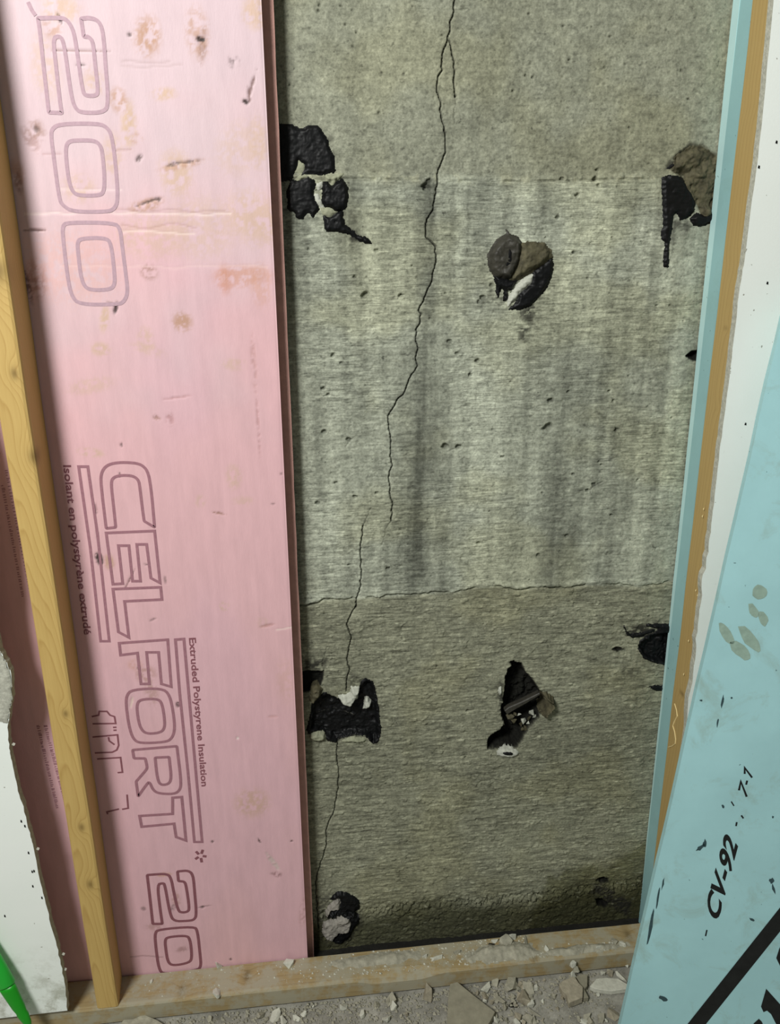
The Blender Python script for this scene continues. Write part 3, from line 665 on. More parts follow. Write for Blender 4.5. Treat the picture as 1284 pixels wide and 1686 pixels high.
# bites and scratches
marks = [((327, 65, 4, 4, 0, DK, 1., .1)), ((385, 102, 10, 10, 40, DK, .6, .5)), ((404, 167, 6, 4, 15, (50, 35, 30), 1., .1)), ((415, 140, 2.2, 18, 20, (120, 90, 85), .8, .1)), ((410, 155, 2, 10, -5, (120, 90, 85), .8, .1)),
  ((228, 261, 7, 4, -40, DK, .75, .3)), ((287, 270, 2.5, 12, 75, DK, .7, .3)), ((315, 266, 16, 2, -8, DK, .7, .4)), ((245, 332, 22, 2, -18, DK, .8, .3)), ((262, 329, 3, 3, 0, DK, .9, .1)), ((190, 508, 3, 9, 20, (40, 25, 22), .9, .1)),
  ((183, 500, 6, 2, 30, DK, .8, .2)), ((98, 30, 2, 6, -20, DK, .9, .1)), ((133, 106, 8, 1.6, 0, DK, .8, .1)), ((125, 83, 40, 1.3, 0, (150, 120, 115), .7, .1)), ((213, 57, 2.4, 3, 0, DK, .8, .1)), ((60, 213, 5, 5, 0, DK, .6, .3)), ((333, 65, 3, 3, 0, (40, 30, 28), 1, 0)),
  ((163, 920, 6, 12, -8, (48, 42, 38), .95, .25)), ((160, 880, 2, 10, 0, DK, .7, .3)), ((158, 838, 3, 10, 0, (130, 90, 95), .5, .3)), ((200, 732, 2, 4, 0, DK, .7, .1)), ((197, 782, 2, 4, 0, DK, .7, .1)), ((240, 929, 5, 1.5, 10, DK, .7, .1)), ((213, 955, 1.6, 22, 30, (130, 95, 95), .8, .1)),
  ((252, 1020, 6, 2, -20, DK, .5, .2)), ((272, 955, 3, 8, 0, DK, .5, .4)), ((360, 845, 12, 2, 15, BR, .7, .3)), ((258, 688, 6, 4, 30, BR, .6, .3)), ((280, 690, 8, 14, 0, (170, 120, 120), .5, .5)), ((425, 700, 3, 60, 0, (185, 140, 140), .55, .45)), ((418, 600, 5, 50, 0, (190, 145, 140), .5, .45)), ((290, 655, 26, 2, -6, (185, 140, 140), .6, .4)),
  ((293, 1160, 4, 6, 0, (70, 45, 45), .8, .2)), ((450, 1420, 5, 28, -28, (205, 185, 180), .9, .3)), ((427, 1385, 2, 7, -20, DK, .8, .2)), ((455, 1440, 14, 8, 20, (120, 80, 80), .6, .5)), ((480, 1385, 3, 2, 0, DK, .8, .1)), ((350, 1386, 3, 3, 0, DK, .8, .1)), ((335, 1493, 16, 1.6, -6, DK, .5, .2)), ((333, 1494, 4, 3, 0, DK, .7, .1)), ((380, 1580, 3, 3, 0, DK, .8, .1)), ((236, 1497, 5, 6, 0, DK, .5, .3)), ((228, 1100, 3, 3, 0, DK, .5, .1)),
  ((285, 1495, 5, 9, 20, DK, .5, .3)), ((440, 1030, 14, 3, -10, (180, 130, 125), .6, .3)), ((50, 230, 10, 20, -30, (150, 110, 100), .5, .45)), ((45, 470, 6, 28, -8, (90, 55, 48), .7, .4)), ((57, 380, 14, 1.6, 0, (90, 60, 55), .8, .1)), ((30, 300, 6, 18, 0, (120, 80, 75), .5, .4)),
  ((450, 830, 4, 1.5, 0, DK, .5, .1)), ((463, 780, 3, 2, 0, DK, .5, .1)), ((450, 1180, 10, 3, 0, (200, 150, 145), .4, .3)), ((391, 1215, 2.5, 3, 0, (230, 215, 210), .9, .1)), ((217, 1156, 2.4, 12, 14, (225, 200, 190), .9, .1))]
for i, a in enumerate(marks): stain(*a, 220, 400+i*3, .0012)
# creases across the sheet
for cy, x0, x1, col, am in [(352, 40, 380, (240, 220, 215), .7), (347, 190, 370, (150, 110, 100), .35), (383, 200, 320, (245, 225, 215), .55), (372, 200, 322, (160, 120, 105), .4), (311, 100, 200, (240, 220, 220), .5), (248, 190, 215, (160, 120, 110), .5), (253, 70, 100, (170, 130, 130), .5), (380, 50, 75, (110, 75, 70), .8), (440, 100, 440, (236, 205, 200), .35), (1575, 215, 268, (110, 70, 70), .6), (102, 200, 280, (175, 150, 150), .5), (107, 200, 300, (180, 155, 155), .4), (1036, 455, 480, (245, 225, 215), .8)]:
    a, b = PY(x0, cy, YP), PY(x1, cy, YP)
    dd = dline(Xp, Zp+(fbm(Xp*30, Zp*0, int(cy), 2)-.5)*.008, [(a[0], a[2]), (b[0], b[2])])
    m = sstep(.0020, .0003, dd)*am*.8; pk = pk*(1-m[..., None])+np.array(L(*col)[:3])*m[..., None]; dent += m*.0006
dent += (1-sstep(0, .003, xr_f(Zp)-Xp))*.001
nzp, nup = Xp.shape
idx = np.arange(Xp.size).reshape(Xp.shape)
Fp = np.stack([idx[:-1, :-1], idx[:-1, 1:], idx[1:, 1:], idx[1:, :-1]], -1).reshape(-1, 4)
Vp = np.stack([Xp, YP+dent+(fbm(Xp*5, Zp*5, 620, 2)-.5)*.0002+.0001, Zp], -1).reshape(-1, 3)
# back of the sheet: ring of border vertices pushed back
ring = np.concatenate([idx[0, :], idx[1:, -1], idx[-1, -2::-1], idx[-2:0:-1, 0]])
Vb = Vp[ring].copy(); Vb[:, 1] = YP+.025
nb = len(ring); o0 = len(Vp)
Fs = np.array([[ring[i], o0+i, o0+(i+1) % nb, ring[(i+1) % nb]] for i in range(nb)])
Vp = np.concatenate([Vp, Vb]); pkf = np.concatenate([pk.reshape(-1, 3), np.tile(np.array(L(190, 145, 140)[:3]), (nb, 1))])
pink = mk('insulation_board', Vp, np.concatenate([Fp, Fs[:, ::-1]]), m_pink, attrs={'tint': pkf})
tag(pink, 'scuffed pink rigid foam board with purple outline lettering, standing against the concrete', 'insulation board')
lw = lambda z: .0150-.003*(1-np.clip(np.asarray(z)/1.7, 0, 1))
zz = np.linspace(.004, 2.42, 90)
outl = [(xr_f(z)+lw(z)+(fbm(np.array(z*40), np.array(.3), 630, 3)-.5)*.0022, z) for z in zz]
outl = [(PL, 2.42), (PL, .004)]+outl
v, f = prism([(float(a), float(b)) for a, b in outl], YP+.025, -.0045)
lip = fixn(mk('shiplap_edge', v, f, m_lip, pink)); lip['label'] = 'rebated back half of the foam board with a torn edge'

def ribbon(name, strokes, width_px, plane, mat, parent, lift=.00025):
    """flat print: strokes in px laid on a board; plane(px,py)->3D point, normal towards viewer"""
    V, Fq = [], []
    for pts, closed, wd in strokes:
        P = [np.array(plane(x, y)) for x, y in pts]
        a = np.array(plane(*pts[0])); n = plane.n
        hw = wd*.5*np.linalg.norm(np.array(plane(pts[0][0]+1, pts[0][1]))-a)
        Q = [P[0]]
        for p in P[1:]:
            if np.linalg.norm(p-Q[-1]) > 1e-5: Q.append(p)
        if closed and np.linalg.norm(Q[0]-Q[-1]) < 1e-5: Q.pop()
        P = Q; m = len(P); b = len(V)
        for i in range(m):
            t0 = P[i]-P[i-1] if (closed or i > 0) else P[1]-P[0]
            t1 = P[(i+1) % m]-P[i] if (closed or i < m-1) else t0
            t0 = t0/np.linalg.norm(t0); t1 = t1/np.linalg.norm(t1)
            s0, s1 = np.cross(t0, n), np.cross(t1, n); sm = s0+s1; l_ = np.linalg.norm(sm)
            sm = sm/l_ if l_ > 1e-3 else s0
            sm = sm*hw/max(np.dot(sm, s0), .38)
            V += [P[i]+sm+n*lift, P[i]-sm+n*lift]
        for i in range(m if closed else m-1):
            j = (i+1) % m
            Fq.append((b+2*i, b+2*i+1, b+2*j+1, b+2*j))
    return mk(name, V, Fq, mat, parent)
class Plane:
    def __init__(s, p0, n): s.p0 = np.array(p0, float); s.n = np.array(n, float)/np.linalg.norm(n)
    def __call__(s, x, y): return PP(x, y, s.p0, s.n)
PK = Plane((0, YP, 0), (0, -1, 0))
def soft_corners(p, k=4.0):             # a point given twice marks a tight corner
    q = []; n = len(p); i = 0
    while i < n:
        if i+1 < n and p[i] == p[i+1]:
            c = np.array(p[i]); a = np.array(p[i-1]); b = np.array(p[(i+2) % n])
            la_, lb_ = np.linalg.norm(a-c), np.linalg.norm(b-c)
            q += [tuple(c+(a-c)*min(k/la_, .4)), tuple(c), tuple(c+(b-c)*min(k/lb_, .4))]; i += 2
        else:
            q.append(p[i]); i += 1
    return q
R = lambda p: (chaikin(soft_corners(p), 2), True)
def letter(word, items, wpx, mat, label=None):
    o = ribbon(word, [(p, c, wpx) for p, c in items], wpx, PK, mat, pink)
    if label: o['label'] = label
    return o
t2 = lambda p: crop(40, 0, 5.836, p)
letter('printed_digit', [R(t2([(130, 175), (130, 175), (320, 170), (400, 180), (450, 250), (480, 330), (510, 520), (560, 880), (590, 920), (690, 920), (710, 880), (680, 620), (660, 400), (620, 355), (570, 350), (570, 350), (545, 180), (545, 180), (620, 170), (700, 190), (745, 260), (765, 400), (785, 700), (800, 850), (800, 1010), (780, 1060), (700, 1085), (540, 1080), (490, 1040), (460, 960), (430, 780), (400, 550), (370, 380), (330, 345), (275, 370), (300, 600), (345, 1000), (360, 1085), (360, 1085), (235, 1080), (235, 1080), (210, 860), (180, 600), (150, 300)])), (t2([(35, 20), (70, 95), (108, 150)]), False)], 6.4, m_print_f, 'faded purple outlined digit 2')
t0 = lambda p: crop(60, 180, 4.685, p)
letter('printed_digit', [R(t0([(120, 150), (180, 112), (480, 108), (545, 140), (580, 200), (610, 420), (630, 700), (600, 770), (540, 790), (280, 790), (200, 740), (175, 690), (130, 350), (112, 200)])), R(t0([(225, 290), (250, 245), (330, 238), (450, 240), (495, 280), (510, 350), (525, 520), (520, 640), (480, 665), (330, 665), (280, 640), (250, 560), (230, 400)]))], 6.2, m_print_f, 'faded purple outlined digit 0')
letter('printed_digit', [R(t0([(200, 900), (240, 872), (600, 875), (645, 920), (660, 1050), (690, 1280), (705, 1420), (670, 1490), (620, 1505), (330, 1505), (270, 1440), (240, 1300), (205, 1000)])), R(t0([(315, 1030), (340, 995), (530, 990), (575, 1030), (600, 1250), (605, 1350), (570, 1390), (430, 1395), (370, 1370), (340, 1280), (320, 1100)]))], 6.2, m_print_f, 'faded purple outlined digit 0')
tc = lambda p: crop(80, 740, 4.959, p)
letter('printed_letter', [R(tc([(470, 645), (470, 645), (425, 270), (430, 190), (470, 130), (560, 105), (700, 108), (770, 130), (815, 190), (840, 350), (865, 635), (865, 635), (780, 585), (780, 585), (765, 480), (745, 310), (735, 250), (690, 215), (600, 210), (530, 225), (508, 270), (530, 460), (548, 635), (548, 635)]))], 4.9, m_print, 'purple outlined letter C')
letter('printed_letter', [(tc([(470, 682), (865, 665), (910, 1090), (835, 1050), (800, 775), (720, 775), (750, 1075), (685, 1075), (655, 785), (570, 785), (605, 1095), (525, 1100)]), True)], 4.9, m_print, 'purple outlined letter E')
letter('printed_letter', [(tc([(525, 1140), (915, 1125), (925, 1225), (620, 1240), (655, 1535), (570, 1490)]), True)], 4.9, m_print, 'purple outlined letter L')
letter('printed_bar', [(tc([(245, 140), (320, 140), (400, 700), (495, 1565), (425, 1565), (340, 800)]), True)], 4.9, m_print, 'long purple outlined bar')
tf = lambda p: crop(150, 1030, 4.324, p)
letter('printed_letter', [(tf([(200, 125), (545, 100), (570, 435), (500, 415), (480, 190), (395, 190), (415, 415), (355, 415), (330, 195), (210, 210)]), True)], 4.9, m_print, 'purple outlined letter F')
letter('printed_letter', [R(tf([(250, 500), (290, 455), (500, 445), (560, 490), (590, 650), (595, 750), (570, 810), (520, 830), (350, 838), (300, 810), (270, 720), (250, 580)])), R(tf([(325, 560), (350, 525), (470, 520), (505, 550), (525, 680), (520, 740), (480, 765), (390, 770), (350, 730), (330, 640)]))], 4.9, m_print, 'purple outlined letter O')
letter('printed_letter', [R(tf([(295, 885), (295, 885), (610, 858), (610, 858), (640, 1100), (635, 1170), (590, 1200), (480, 1195), (440, 1170), (415, 1110), (395, 1130), (335, 1215), (335, 1215), (320, 1110), (320, 1110), (390, 1030), (400, 1010), (385, 945), (385, 945), (305, 945), (305, 945)])), R(tf([(455, 940), (455, 940), (555, 935), (555, 935), (572, 1090), (550, 1130), (490, 1135), (470, 1080)]))], 4.9, m_print, 'purple outlined letter R')
letter('printed_letter', [(tf([(345, 1355), (580, 1340), (580, 1225), (645, 1220), (675, 1530), (605, 1505), (590, 1410), (360, 1432)]), True)], 4.9, m_print, 'purple outlined letter T')
letter('printed_bar', [(tf([(600, 100), (660, 95), (790, 1540), (735, 1540), (690, 1050), (630, 480)]), True)], 4.9, m_print, 'long purple outlined bar')
ax, ay = 330, 1409
letter('printed_asterisk', [([(ax+3.6*math.cos(a), ay+3.6*math.sin(a)), (ax+10*math.cos(a), ay+11*math.sin(a))], False) for a in [0.1+k*2*math.pi/5 for k in range(5)]], 4.6, m_print_d)
tz = lambda p: crop(190, 1360, 6.022, p)
letter('printed_digit', [R(tz([(315, 485), (315, 485), (520, 470), (555, 530), (575, 640), (620, 840), (660, 858), (715, 850), (735, 820), (700, 580), (680, 550), (625, 545), (625, 545), (615, 450), (615, 450), (720, 440), (770, 480), (785, 650), (805, 880), (780, 930), (720, 940), (580, 945), (540, 870), (490, 580), (470, 565), (415, 580), (440, 800), (465, 970), (465, 970), (370, 970), (370, 970), (350, 780)]))], 4.9, m_print_d, 'purple outlined digit 2')
letter('printed_digit', [R(tz([(390, 1060), (430, 1025), (780, 995), (815, 1040), (840, 1280), (850, 1390), (810, 1430), (480, 1470), (430, 1420), (400, 1200)])), R(tz([(490, 1130), (520, 1100), (690, 1085), (740, 1110), (760, 1300), (735, 1355), (570, 1385), (520, 1350), (500, 1230)]))], 4.9, m_print_d, 'purple outlined digit 0')
tp = lambda p: crop(130, 1140, 8.03, p)
for st_ in [[(170, 320), (260, 300), (270, 250), (370, 250), (410, 300), (470, 320), (485, 410), (180, 415)], [(450, 462), (495, 460)], [(455, 500), (497, 498)], [(180, 590), (510, 560), (525, 700), (500, 760), (440, 790), (210, 800)], [(390, 590), (400, 640), (470, 690)], [(240, 880), (550, 860), (575, 1055), (510, 1060)], [(635, 1350), (650, 1530), (570, 1545)], [(380, 1610), (370, 1580), (530, 1540)]]:
    letter('printed_fragment', [(tp(st_), False)], 3.0, m_print_d, 'purple printing cut off by the wooden stud')
# blurred small print in the cavity left of the stud: too dark to read, kept as broken dashes
rs = random.Random(3); fr = []
for (xa, ya, xb, yb) in [(8, 775, 52, 995), (2, 800, 36, 985), (72, 1195, 106, 1325), (60, 1195, 92, 1330)]:
    t = 0.0
    while t < 1:
        l_ = rs.uniform(.012, .03); x, y = xa+(xb-xa)*t, ya+(yb-ya)*t
        fr.append(([(x, y), (x+rs.uniform(3, 6), y-.6)], False)); t += l_
letter('printed_fragment', fr, 1.6, m_print, 'small blurred printing behind the stud')['kind'] = 'stuff'

def text_mesh(body, A, B, hpx, plane, mat, parent, name, lift=.0003, bold=.022, side=1):
    cu = bpy.data.curves.new(name, 'FONT'); cu.body = body; cu.offset = bold; cu.resolution_u = 3
    ob = bpy.data.objects.new(name, cu); COL.objects.link(ob)
    dg = bpy.context.evaluated_depsgraph_get(); me = ob.evaluated_get(dg).to_mesh()
    v = np.array([p.co[:] for p in me.vertices]); f = [tuple(p.vertices) for p in me.polygons]
    ob.evaluated_get(dg).to_mesh_clear(); bpy.data.objects.remove(ob); bpy.data.curves.remove(cu)
    x0, x1 = v[:, 0].min(), v[:, 0].max()
    a, b = plane(*A), plane(*B); t = b-a; Ln = np.linalg.norm(t); t = t/Ln
    up = np.cross(plane.n, t)*side
    px = np.linalg.norm(plane(A[0]+1, A[1])-a); sc = hpx*px/.70
    V = [a+t*((p[0]-x0)/(x1-x0)*Ln)+up*(p[1]*sc)+plane.n*lift for p in v]
    return mk(name, V, f, mat, parent)
text_mesh('Isolant en polystyrène extrudé', tc([(120, 128)])[0], tc([(292, 1512)])[0], 12.5, PK, m_print_d, pink, 'printed_line')
text_mesh('Extruded Polystyrene Insulation', tf([(697, 88)])[0], tf([(787, 1145)])[0], 11.0, PK, m_print_d, pink, 'printed_line')

# ================================================================== TIMBER
YS = -.118
def stud(name, fl, fr, br, z0, z1, mat, label, seed):
    V = []; n = 60
    zz = np.linspace(z0, z1, n); r = .003
    for z in zz:
        a, b, c = float(fl(z)), float(fr(z)), float(br(z)); dx = c-b
        j = (vn(np.array(z*9.), np.array(seed+.5), seed)-.5)*.0016
        pts = [(a, YS+r), (a+r*.4, YS+r*.4), (a+r, YS), (b-r*1.6, YS), (b-r*.5, YS+r*.5), (b+dx*.05, YS+r*1.6), (c, YP-.001), (a+dx, YP-.001)]
        V += [(x+j, y, z) for x, y in pts]
    m = 8; Fc = []
    for i in range(n-1):
        for k in range(m): Fc.append((i*m+k, i*m+(k+1) % m, (i+1)*m+(k+1) % m, (i+1)*m+k))
    Fc += [tuple(range(m))[::-1], tuple((n-1)*m+k for k in range(m))]
    o = mk(name, V, Fc, mat)
    fixn(o); tag(o, label, 'stud', 'wall studs'); return o
fl = lin((1, 700), (160, 1664), YS); frr = lin((16, 468), (193, 1640), YS); br = lin((3, 180), (206, 1642), YP)
PT = .040
zc = (PT+2.42)/2
xm = float((fl(PT)+fl(2.42))/2+(frr(PT)+frr(2.42))/2)/2
def kn(px, py, r, y=YS):
    p = PY(px, py, y); return (p[0]-STB[0], p[1]-STB[1], p[2]-STB[2], r)
ex = [float(g(z)) for g in (fl, frr, br) for z in (PT, 2.42)]
STB = np.array([(min(ex)+max(ex))/2, (YS+YP)/2, PT])
m_st1 = mat_wood('spruce_stud', L(207, 178, 112), L(160, 122, 62), [kn(60, 752, .010), kn(28, 615, .007), kn(3, 445, .014), kn(152, 1456, .008), kn(138, 1362, .007), kn(112, 1175, .006)], ring=230, tilt=.05, off=(.012, .06))
stud('wall_stud', fl, frr, br, PT, 2.42, m_st1, 'yellow spruce stud in front of the pink board', 3)
bl = lin((1239, 0), (1078, 1403), YP)
STB = np.array([float(bl(1.2))+.019, (YS+YP)/2, PT])
kr = lambda px, py, r: (lambda p: (p[0]-STB[0], p[1]-STB[1], p[2]-STB[2], r))(PY(px, py, -.085))
m_st2 = mat_wood('aged_stud', L(188, 162, 106), L(152, 124, 76), [kr(1248, 172, .006), kr(1196, 440, .006), kr(1172, 672, .005), kr(1197, 540, .003), kr(1122, 1142, .004)], ring=150, tilt=.03, off=(.05, .02))
st2 = stud('wall_stud', bl, lambda z: bl(z)+.038, lambda z: bl(z)+.038, PT, 2.42, m_st2, 'tan wooden stud between teal foam and white drywall', 5)
# splinter hanging on the right stud
def tube(name, pts, r, mat, parent=None, k=6):
    V, Fc = [], []
    P = [np.array(p) for p in pts]
    for i, p in enumerate(P):
        t = P[min(i+1, len(P)-1)]-P[max(i-1, 0)]; t /= np.linalg.norm(t)
        a = np.cross(t, [0.3, 1, .2]); a /= np.linalg.norm(a); b = np.cross(t, a)
        rr = r if np.isscalar(r) else r[i]
        V += [p+(a*math.cos(q*2*math.pi/k)+b*math.sin(q*2*math.pi/k))*rr for q in range(k)]
    for i in range(len(P)-1):
        for q in range(k): Fc.append((i*k+q, i*k+(q+1) % k, (i+1)*k+(q+1) % k, (i+1)*k+q))
    Fc += [tuple(range(k))[::-1], tuple((len(P)-1)*k+q for q in range(k))]
    return fixn(mk(name, V, Fc, mat, parent))
def on_side(px, py, off=.0006):         # point on the left cheek of the right stud
    best = None
    for y in np.linspace(YS+.004, YP-.004, 60):
        p = PY(px, py, y); e = abs(p[0]-(float(bl(p[2]))-off))
        if best is None or e < best[0]: best = (e, p)
    return best[1]
tube('splinter', [on_side(x, y) for x, y in crop(1040, 1080, 4.959, [(350, 390), (365, 440), (372, 490), (350, 530), (335, 570), (350, 620), (358, 680), (355, 715), (330, 735), (300, 745)])], .0010, m_fibre, st2)
for i, (x, y) in enumerate([(1135, 1055), (1127, 1110), (1150, 980), (1147, 972), (1152, 955), (1158, 850), (1160, 838)]):
    c = on_side(x, y); V = [(c[0]-.001+.0022*math.cos(a)*.4, c[1]+.0018*math.cos(a), c[2]+.0032*math.sin(a)) for a in np.linspace(0, 6.28, 7)[:-1]]+[(c[0]-.003, c[1], c[2])]
    fixn(mk('chip', V, [(j, (j+1) % 6, 6) for j in range(6)]+[(5, 4, 3, 2, 1, 0)], m_fibre, st2))

# bottom plate
n = 160; x0, x1 = -1.0, 1.2
xs = np.linspace(x0, x1, n); V = []
for x in xs:
    j = (vn(np.array(x*14.), np.array(.5), 9)-.5)*.0014
    wane = .009*sstep(.05, .09, x)*(1-sstep(.17, .22, x))+.004
    for y, z in [(YP-.002, 0.001), (YP-.002, PT-.001), (YP-.003, PT), (YS+wane*1.5, PT), (YS+wane*.45, PT-wane*.3), (YS, PT-wane), (YS, .004), (YS+.003, 0.001)]:
        V.append((x, y+j*.5, z+(j if z > .02 else 0)))
Fc = [(i*8+k, i*8+(k+1) % 8, (i+1)*8+(k+1) % 8, (i+1)*8+k) for i in range(n-1) for k in range(8)]+[tuple(range(8)), tuple((n-1)*8+k for k in range(8))[::-1]]
def kp(px, py): p = PZ(px, py, PT); return (p[0]-.1, p[1]-(YS+YP)/2, PT, .006)
m_plate = mat_wood('dusty_plate', L(170, 152, 112), L(122, 102, 66), [kp(407, 1606), kp(405, 1655), kp(1033, 1538), kp(300, 1630), kp(878, 1575), kp(682, 1622)], ring=120, tilt=.02, off=(.03, .08), dirt=L(162, 158, 138), flip=True, dirtlo=.42)
plate = fixn(mk('bottom_plate', V, Fc, m_plate))
tag(plate, 'dusty wooden bottom plate lying along the foot of the wall', 'plate')

# ================================================================== DRYWALL AND TEAL FOAM
YD = YS-.0008
dl_px = [(-420, -60), (-260, 200), (-130, 480), (-60, 700), (-28, 860), (-14, 1000), (0, 1072), (9, 1087), (18, 1108), (20, 1150), (15, 1177), (13, 1198), (15, 1232), (20, 1253), (28, 1296), (38, 1328), (49, 1371), (54, 1389), (63.5, 1436), (73, 1479), (84, 1522), (93.5, 1557), (102, 1595), (108, 1632), (111, 1664)]
def slab_outline(pxs, y): return [tuple(PY(x, y_, y)[[0, 2]]) for x, y_ in pxs]
TD = .0127
ed = slab_outline(dl_px, YD-TD)
zbot = ed[-1][1]; xl = -1.05
rs = random.Random(8); ed2 = []
for a, b in zip(ed[:-1], ed[1:]):
    for k in range(5):
        t = k/5; ed2.append((a[0]+(b[0]-a[0])*t+rs.uniform(-.0009, .0009), a[1]+(b[1]-a[1])*t))
ed2.append(ed[-1])
v, f = prism([(xl, ed2[0][1])]+ed2+[(xl, zbot-.006)], YD-TD, YD)
nout = len(ed2)+2
o = mk('drywall_sheet', v, f, None, mats=[m_white, m_core], midx=[0, 0]+[1]*nout)
fixn(o); dryL = tag(o, 'white drywall sheet with a curved broken edge beside the stud', 'drywall')
# torn paper: bare core at the broken top of that edge
tp_ = slab_outline([(-60, 985), (0, 1070), (10, 1088), (19, 1110), (21, 1150), (16, 1177), (13, 1192), (4, 1190), (-30, 1178), (-70, 1120)], YD-TD)
p = np.array(tp_); lo, hi = p.min(0), p.max(0)
gx, gz = np.meshgrid(np.arange(lo[0], hi[0], .0025), np.arange(lo[1], hi[1], .0025))
s = sdpoly(gx, gz, p); k = s > -.0005; q = k[:-1, :-1] & k[:-1, 1:] & k[1:, 1:] & k[1:, :-1]
gi = np.arange(gx.size).reshape(gx.shape); Fq = np.stack([gi[:-1, :-1], gi[:-1, 1:], gi[1:, 1:], gi[1:, :-1]], -1)[q]
gy = YD-TD-.0002-.004*fbm(gx*120, gz*120, 77, 4)*sstep(-.001, .004, s)
us = np.unique(Fq); re = np.zeros(gx.size, np.int64); re[us] = np.arange(len(us))
tc_ = mk('torn_core', np.stack([gx, gy, gz], -1).reshape(-1, 3)[us], re[Fq], m_core, dryL); tc_['label'] = 'bare grey gypsum where the paper is torn'
# loose paper curls along the edge
for (x, y) in [(22, 1228), (21, 1290), (34, 1325), (104, 1573), (107, 1598), (62, 1400)]:
    b = PY(x, y, YD-TD*.6)
    fixn(mk('paper_curl', [b+np.array(d)*.55 for d in [(-.002, 0, 0), (.004, -.003, .002), (.006, .002, .006), (0, .003, .009), (-.003, -.002, .006)]], [(0, 1, 2, 3, 4)], m_core, dryL))
# pin holes and nicks
for i, (x, y) in enumerate([(47, 1404), (53, 1435), (54, 1459), (69, 1478), (35, 1352), (41, 1360), (56, 1434), (8, 1508)]):
    b = PY(x, y, YD-TD)
    mk('nick', [b+np.array([dx*.0012, -.0005, dz*.0030]) for dx, dz in [(-1, -.6), (1, -1), (.8, .7), (-.6, 1)]], [(0, 1, 2, 3)], m_tar, dryL)

# white drywall on the right stud
dr_px = [(1273, 0), (1254, 210), (1241, 308), (1224, 437), (1217, 480), (1204, 592), (1194, 674), (1185, 742), (1175, 829), (1167, 900), (1157, 955), (1150, 1029), (1141, 1097), (1124, 1250), (1100, 1450)]
ed = slab_outline(dr_px, YD-TD)
s0 = (ed[0][0]-ed[1][0])/(ed[0][1]-ed[1][1]); ed = [(ed[0][0]+s0*(2.40-ed[0][1]), 2.40)]+ed
ed.append((ed[-1][0]-.002, .012))
rs = random.Random(4); ed2 = []
for a, b in zip(ed[:-1], ed[1:]):
    for k in range(6):
        t = k/6; z = a[1]+(b[1]-a[1])*t; am = .0022 if z < .9 else .0006
        ed2.append((a[0]+(b[0]-a[0])*t+rs.uniform(-am, am), z))
ed2.append(ed[-1])
v, f = prism(ed2+[(1.35, .012), (1.35, 2.40)], YD-TD, YD)
o = mk('drywall_sheet', v, f, None, mats=[m_white, m_core], midx=[0, 0]+[1]*(len(ed2)+2))
fixn(o); tag(o, 'white painted drywall sheet on the stud behind the leaning teal panel', 'drywall')
dryR = o
for i, (x, y) in enumerate([(1278, 234), (1249, 275), (1227, 698), (1263, 466)]):
    b = PY(x, y, YD-TD)
    mk('nick', [b+np.array([dx*.0016, -.0005, dz*.0022]) for dx, dz in [(-1, -.6), (1, -1), (.8, .7), (-.6, 1)]], [(0, 1, 2, 3)], m_tar, dryR)

# teal foam standing in the cavity behind the right stud
tl = lin((1207, 0), (1051, 1514), -.003)
xe = 1.25
zz = np.linspace(.006, 2.42, 40)
mid_x = lambda z: float(bl(z))-.0006
fr_o = [(mid_x(z), z) for z in zz]+[(xe, 2.42), (xe, .006)]
v, f = prism(fr_o, YP+.0005, -.022)
tealb = fixn(mk('insulation_board', v, f, m_teal2))
tag(tealb, 'teal rigid foam board standing edge-on between concrete and right stud', 'insulation board')
bk = [(float(tl(z))+(fbm(np.array(z*30), np.array(.2), 640, 2)-.5)*.0015, z) for z in zz]+[(xe, 2.42), (xe, .006)]
v, f = prism(bk, -.022, -.003)
tb = fixn(mk('shiplap_edge', v, f, m_teal3, tealb)); tb['label'] = 'lighter teal rebate strip'

# leaning teal panel
yl = lambda x, z: -.142-.105*(1.25-z)-.20*(x-.52)
n_ = np.array([-.20, -1.0, .105]); n_ /= np.linalg.norm(n_)      # towards the viewer
p0_ = np.array([.52, yl(.52, 1.25), 1.25])
LP = Plane(p0_, n_)
eA, eB = LP(1284, 540), LP(1022, 1686)
ev = eB-eA
c_bot = eA+ev*((0.004-eA[2])/ev[2]); c_top = eA+ev*((1.235-eA[2])/ev[2])
hx = np.array([1., -.20, 0.]); hx /= np.linalg.norm(hx)
tk = .0125
quad = [c_top, c_bot, c_bot+hx*.62, c_top+hx*.45+np.array([0, .105*-.0, 0])]
mids = []
for a, b, m_ in [(c_top, c_bot, 24)]:
    rs = random.Random(2)
    mids = [a+(b-a)*(i/m_)+hx*rs.uniform(-.0007, .0007) for i in range(m_+1)]
ring_ = mids+[quad[2], quad[3]]
V = [p for p in ring_]+[p-n_*tk for p in ring_]
nn = len(ring_)
f = [tuple(range(nn)), tuple(range(2*nn-1, nn-1, -1))]+[(i, nn+i, nn+(i+1) % nn, (i+1) % nn) for i in range(nn)]
panel = fixn(mk('foam_panel', V, f, m_teal))
tag(panel, 'loose teal foam panel with black lettering leaning in the right foreground', 'foam panel')
def pprint(name, strokes, label=None):
    o = ribbon(name, strokes, 4, LP, m_ink, panel, .0005)
    if label: o['label'] = label
    return o
lc = lambda p: crop(1040, 1400, 5.262, p)
uc = lambda p: crop(1040, 1080, 4.959, p)
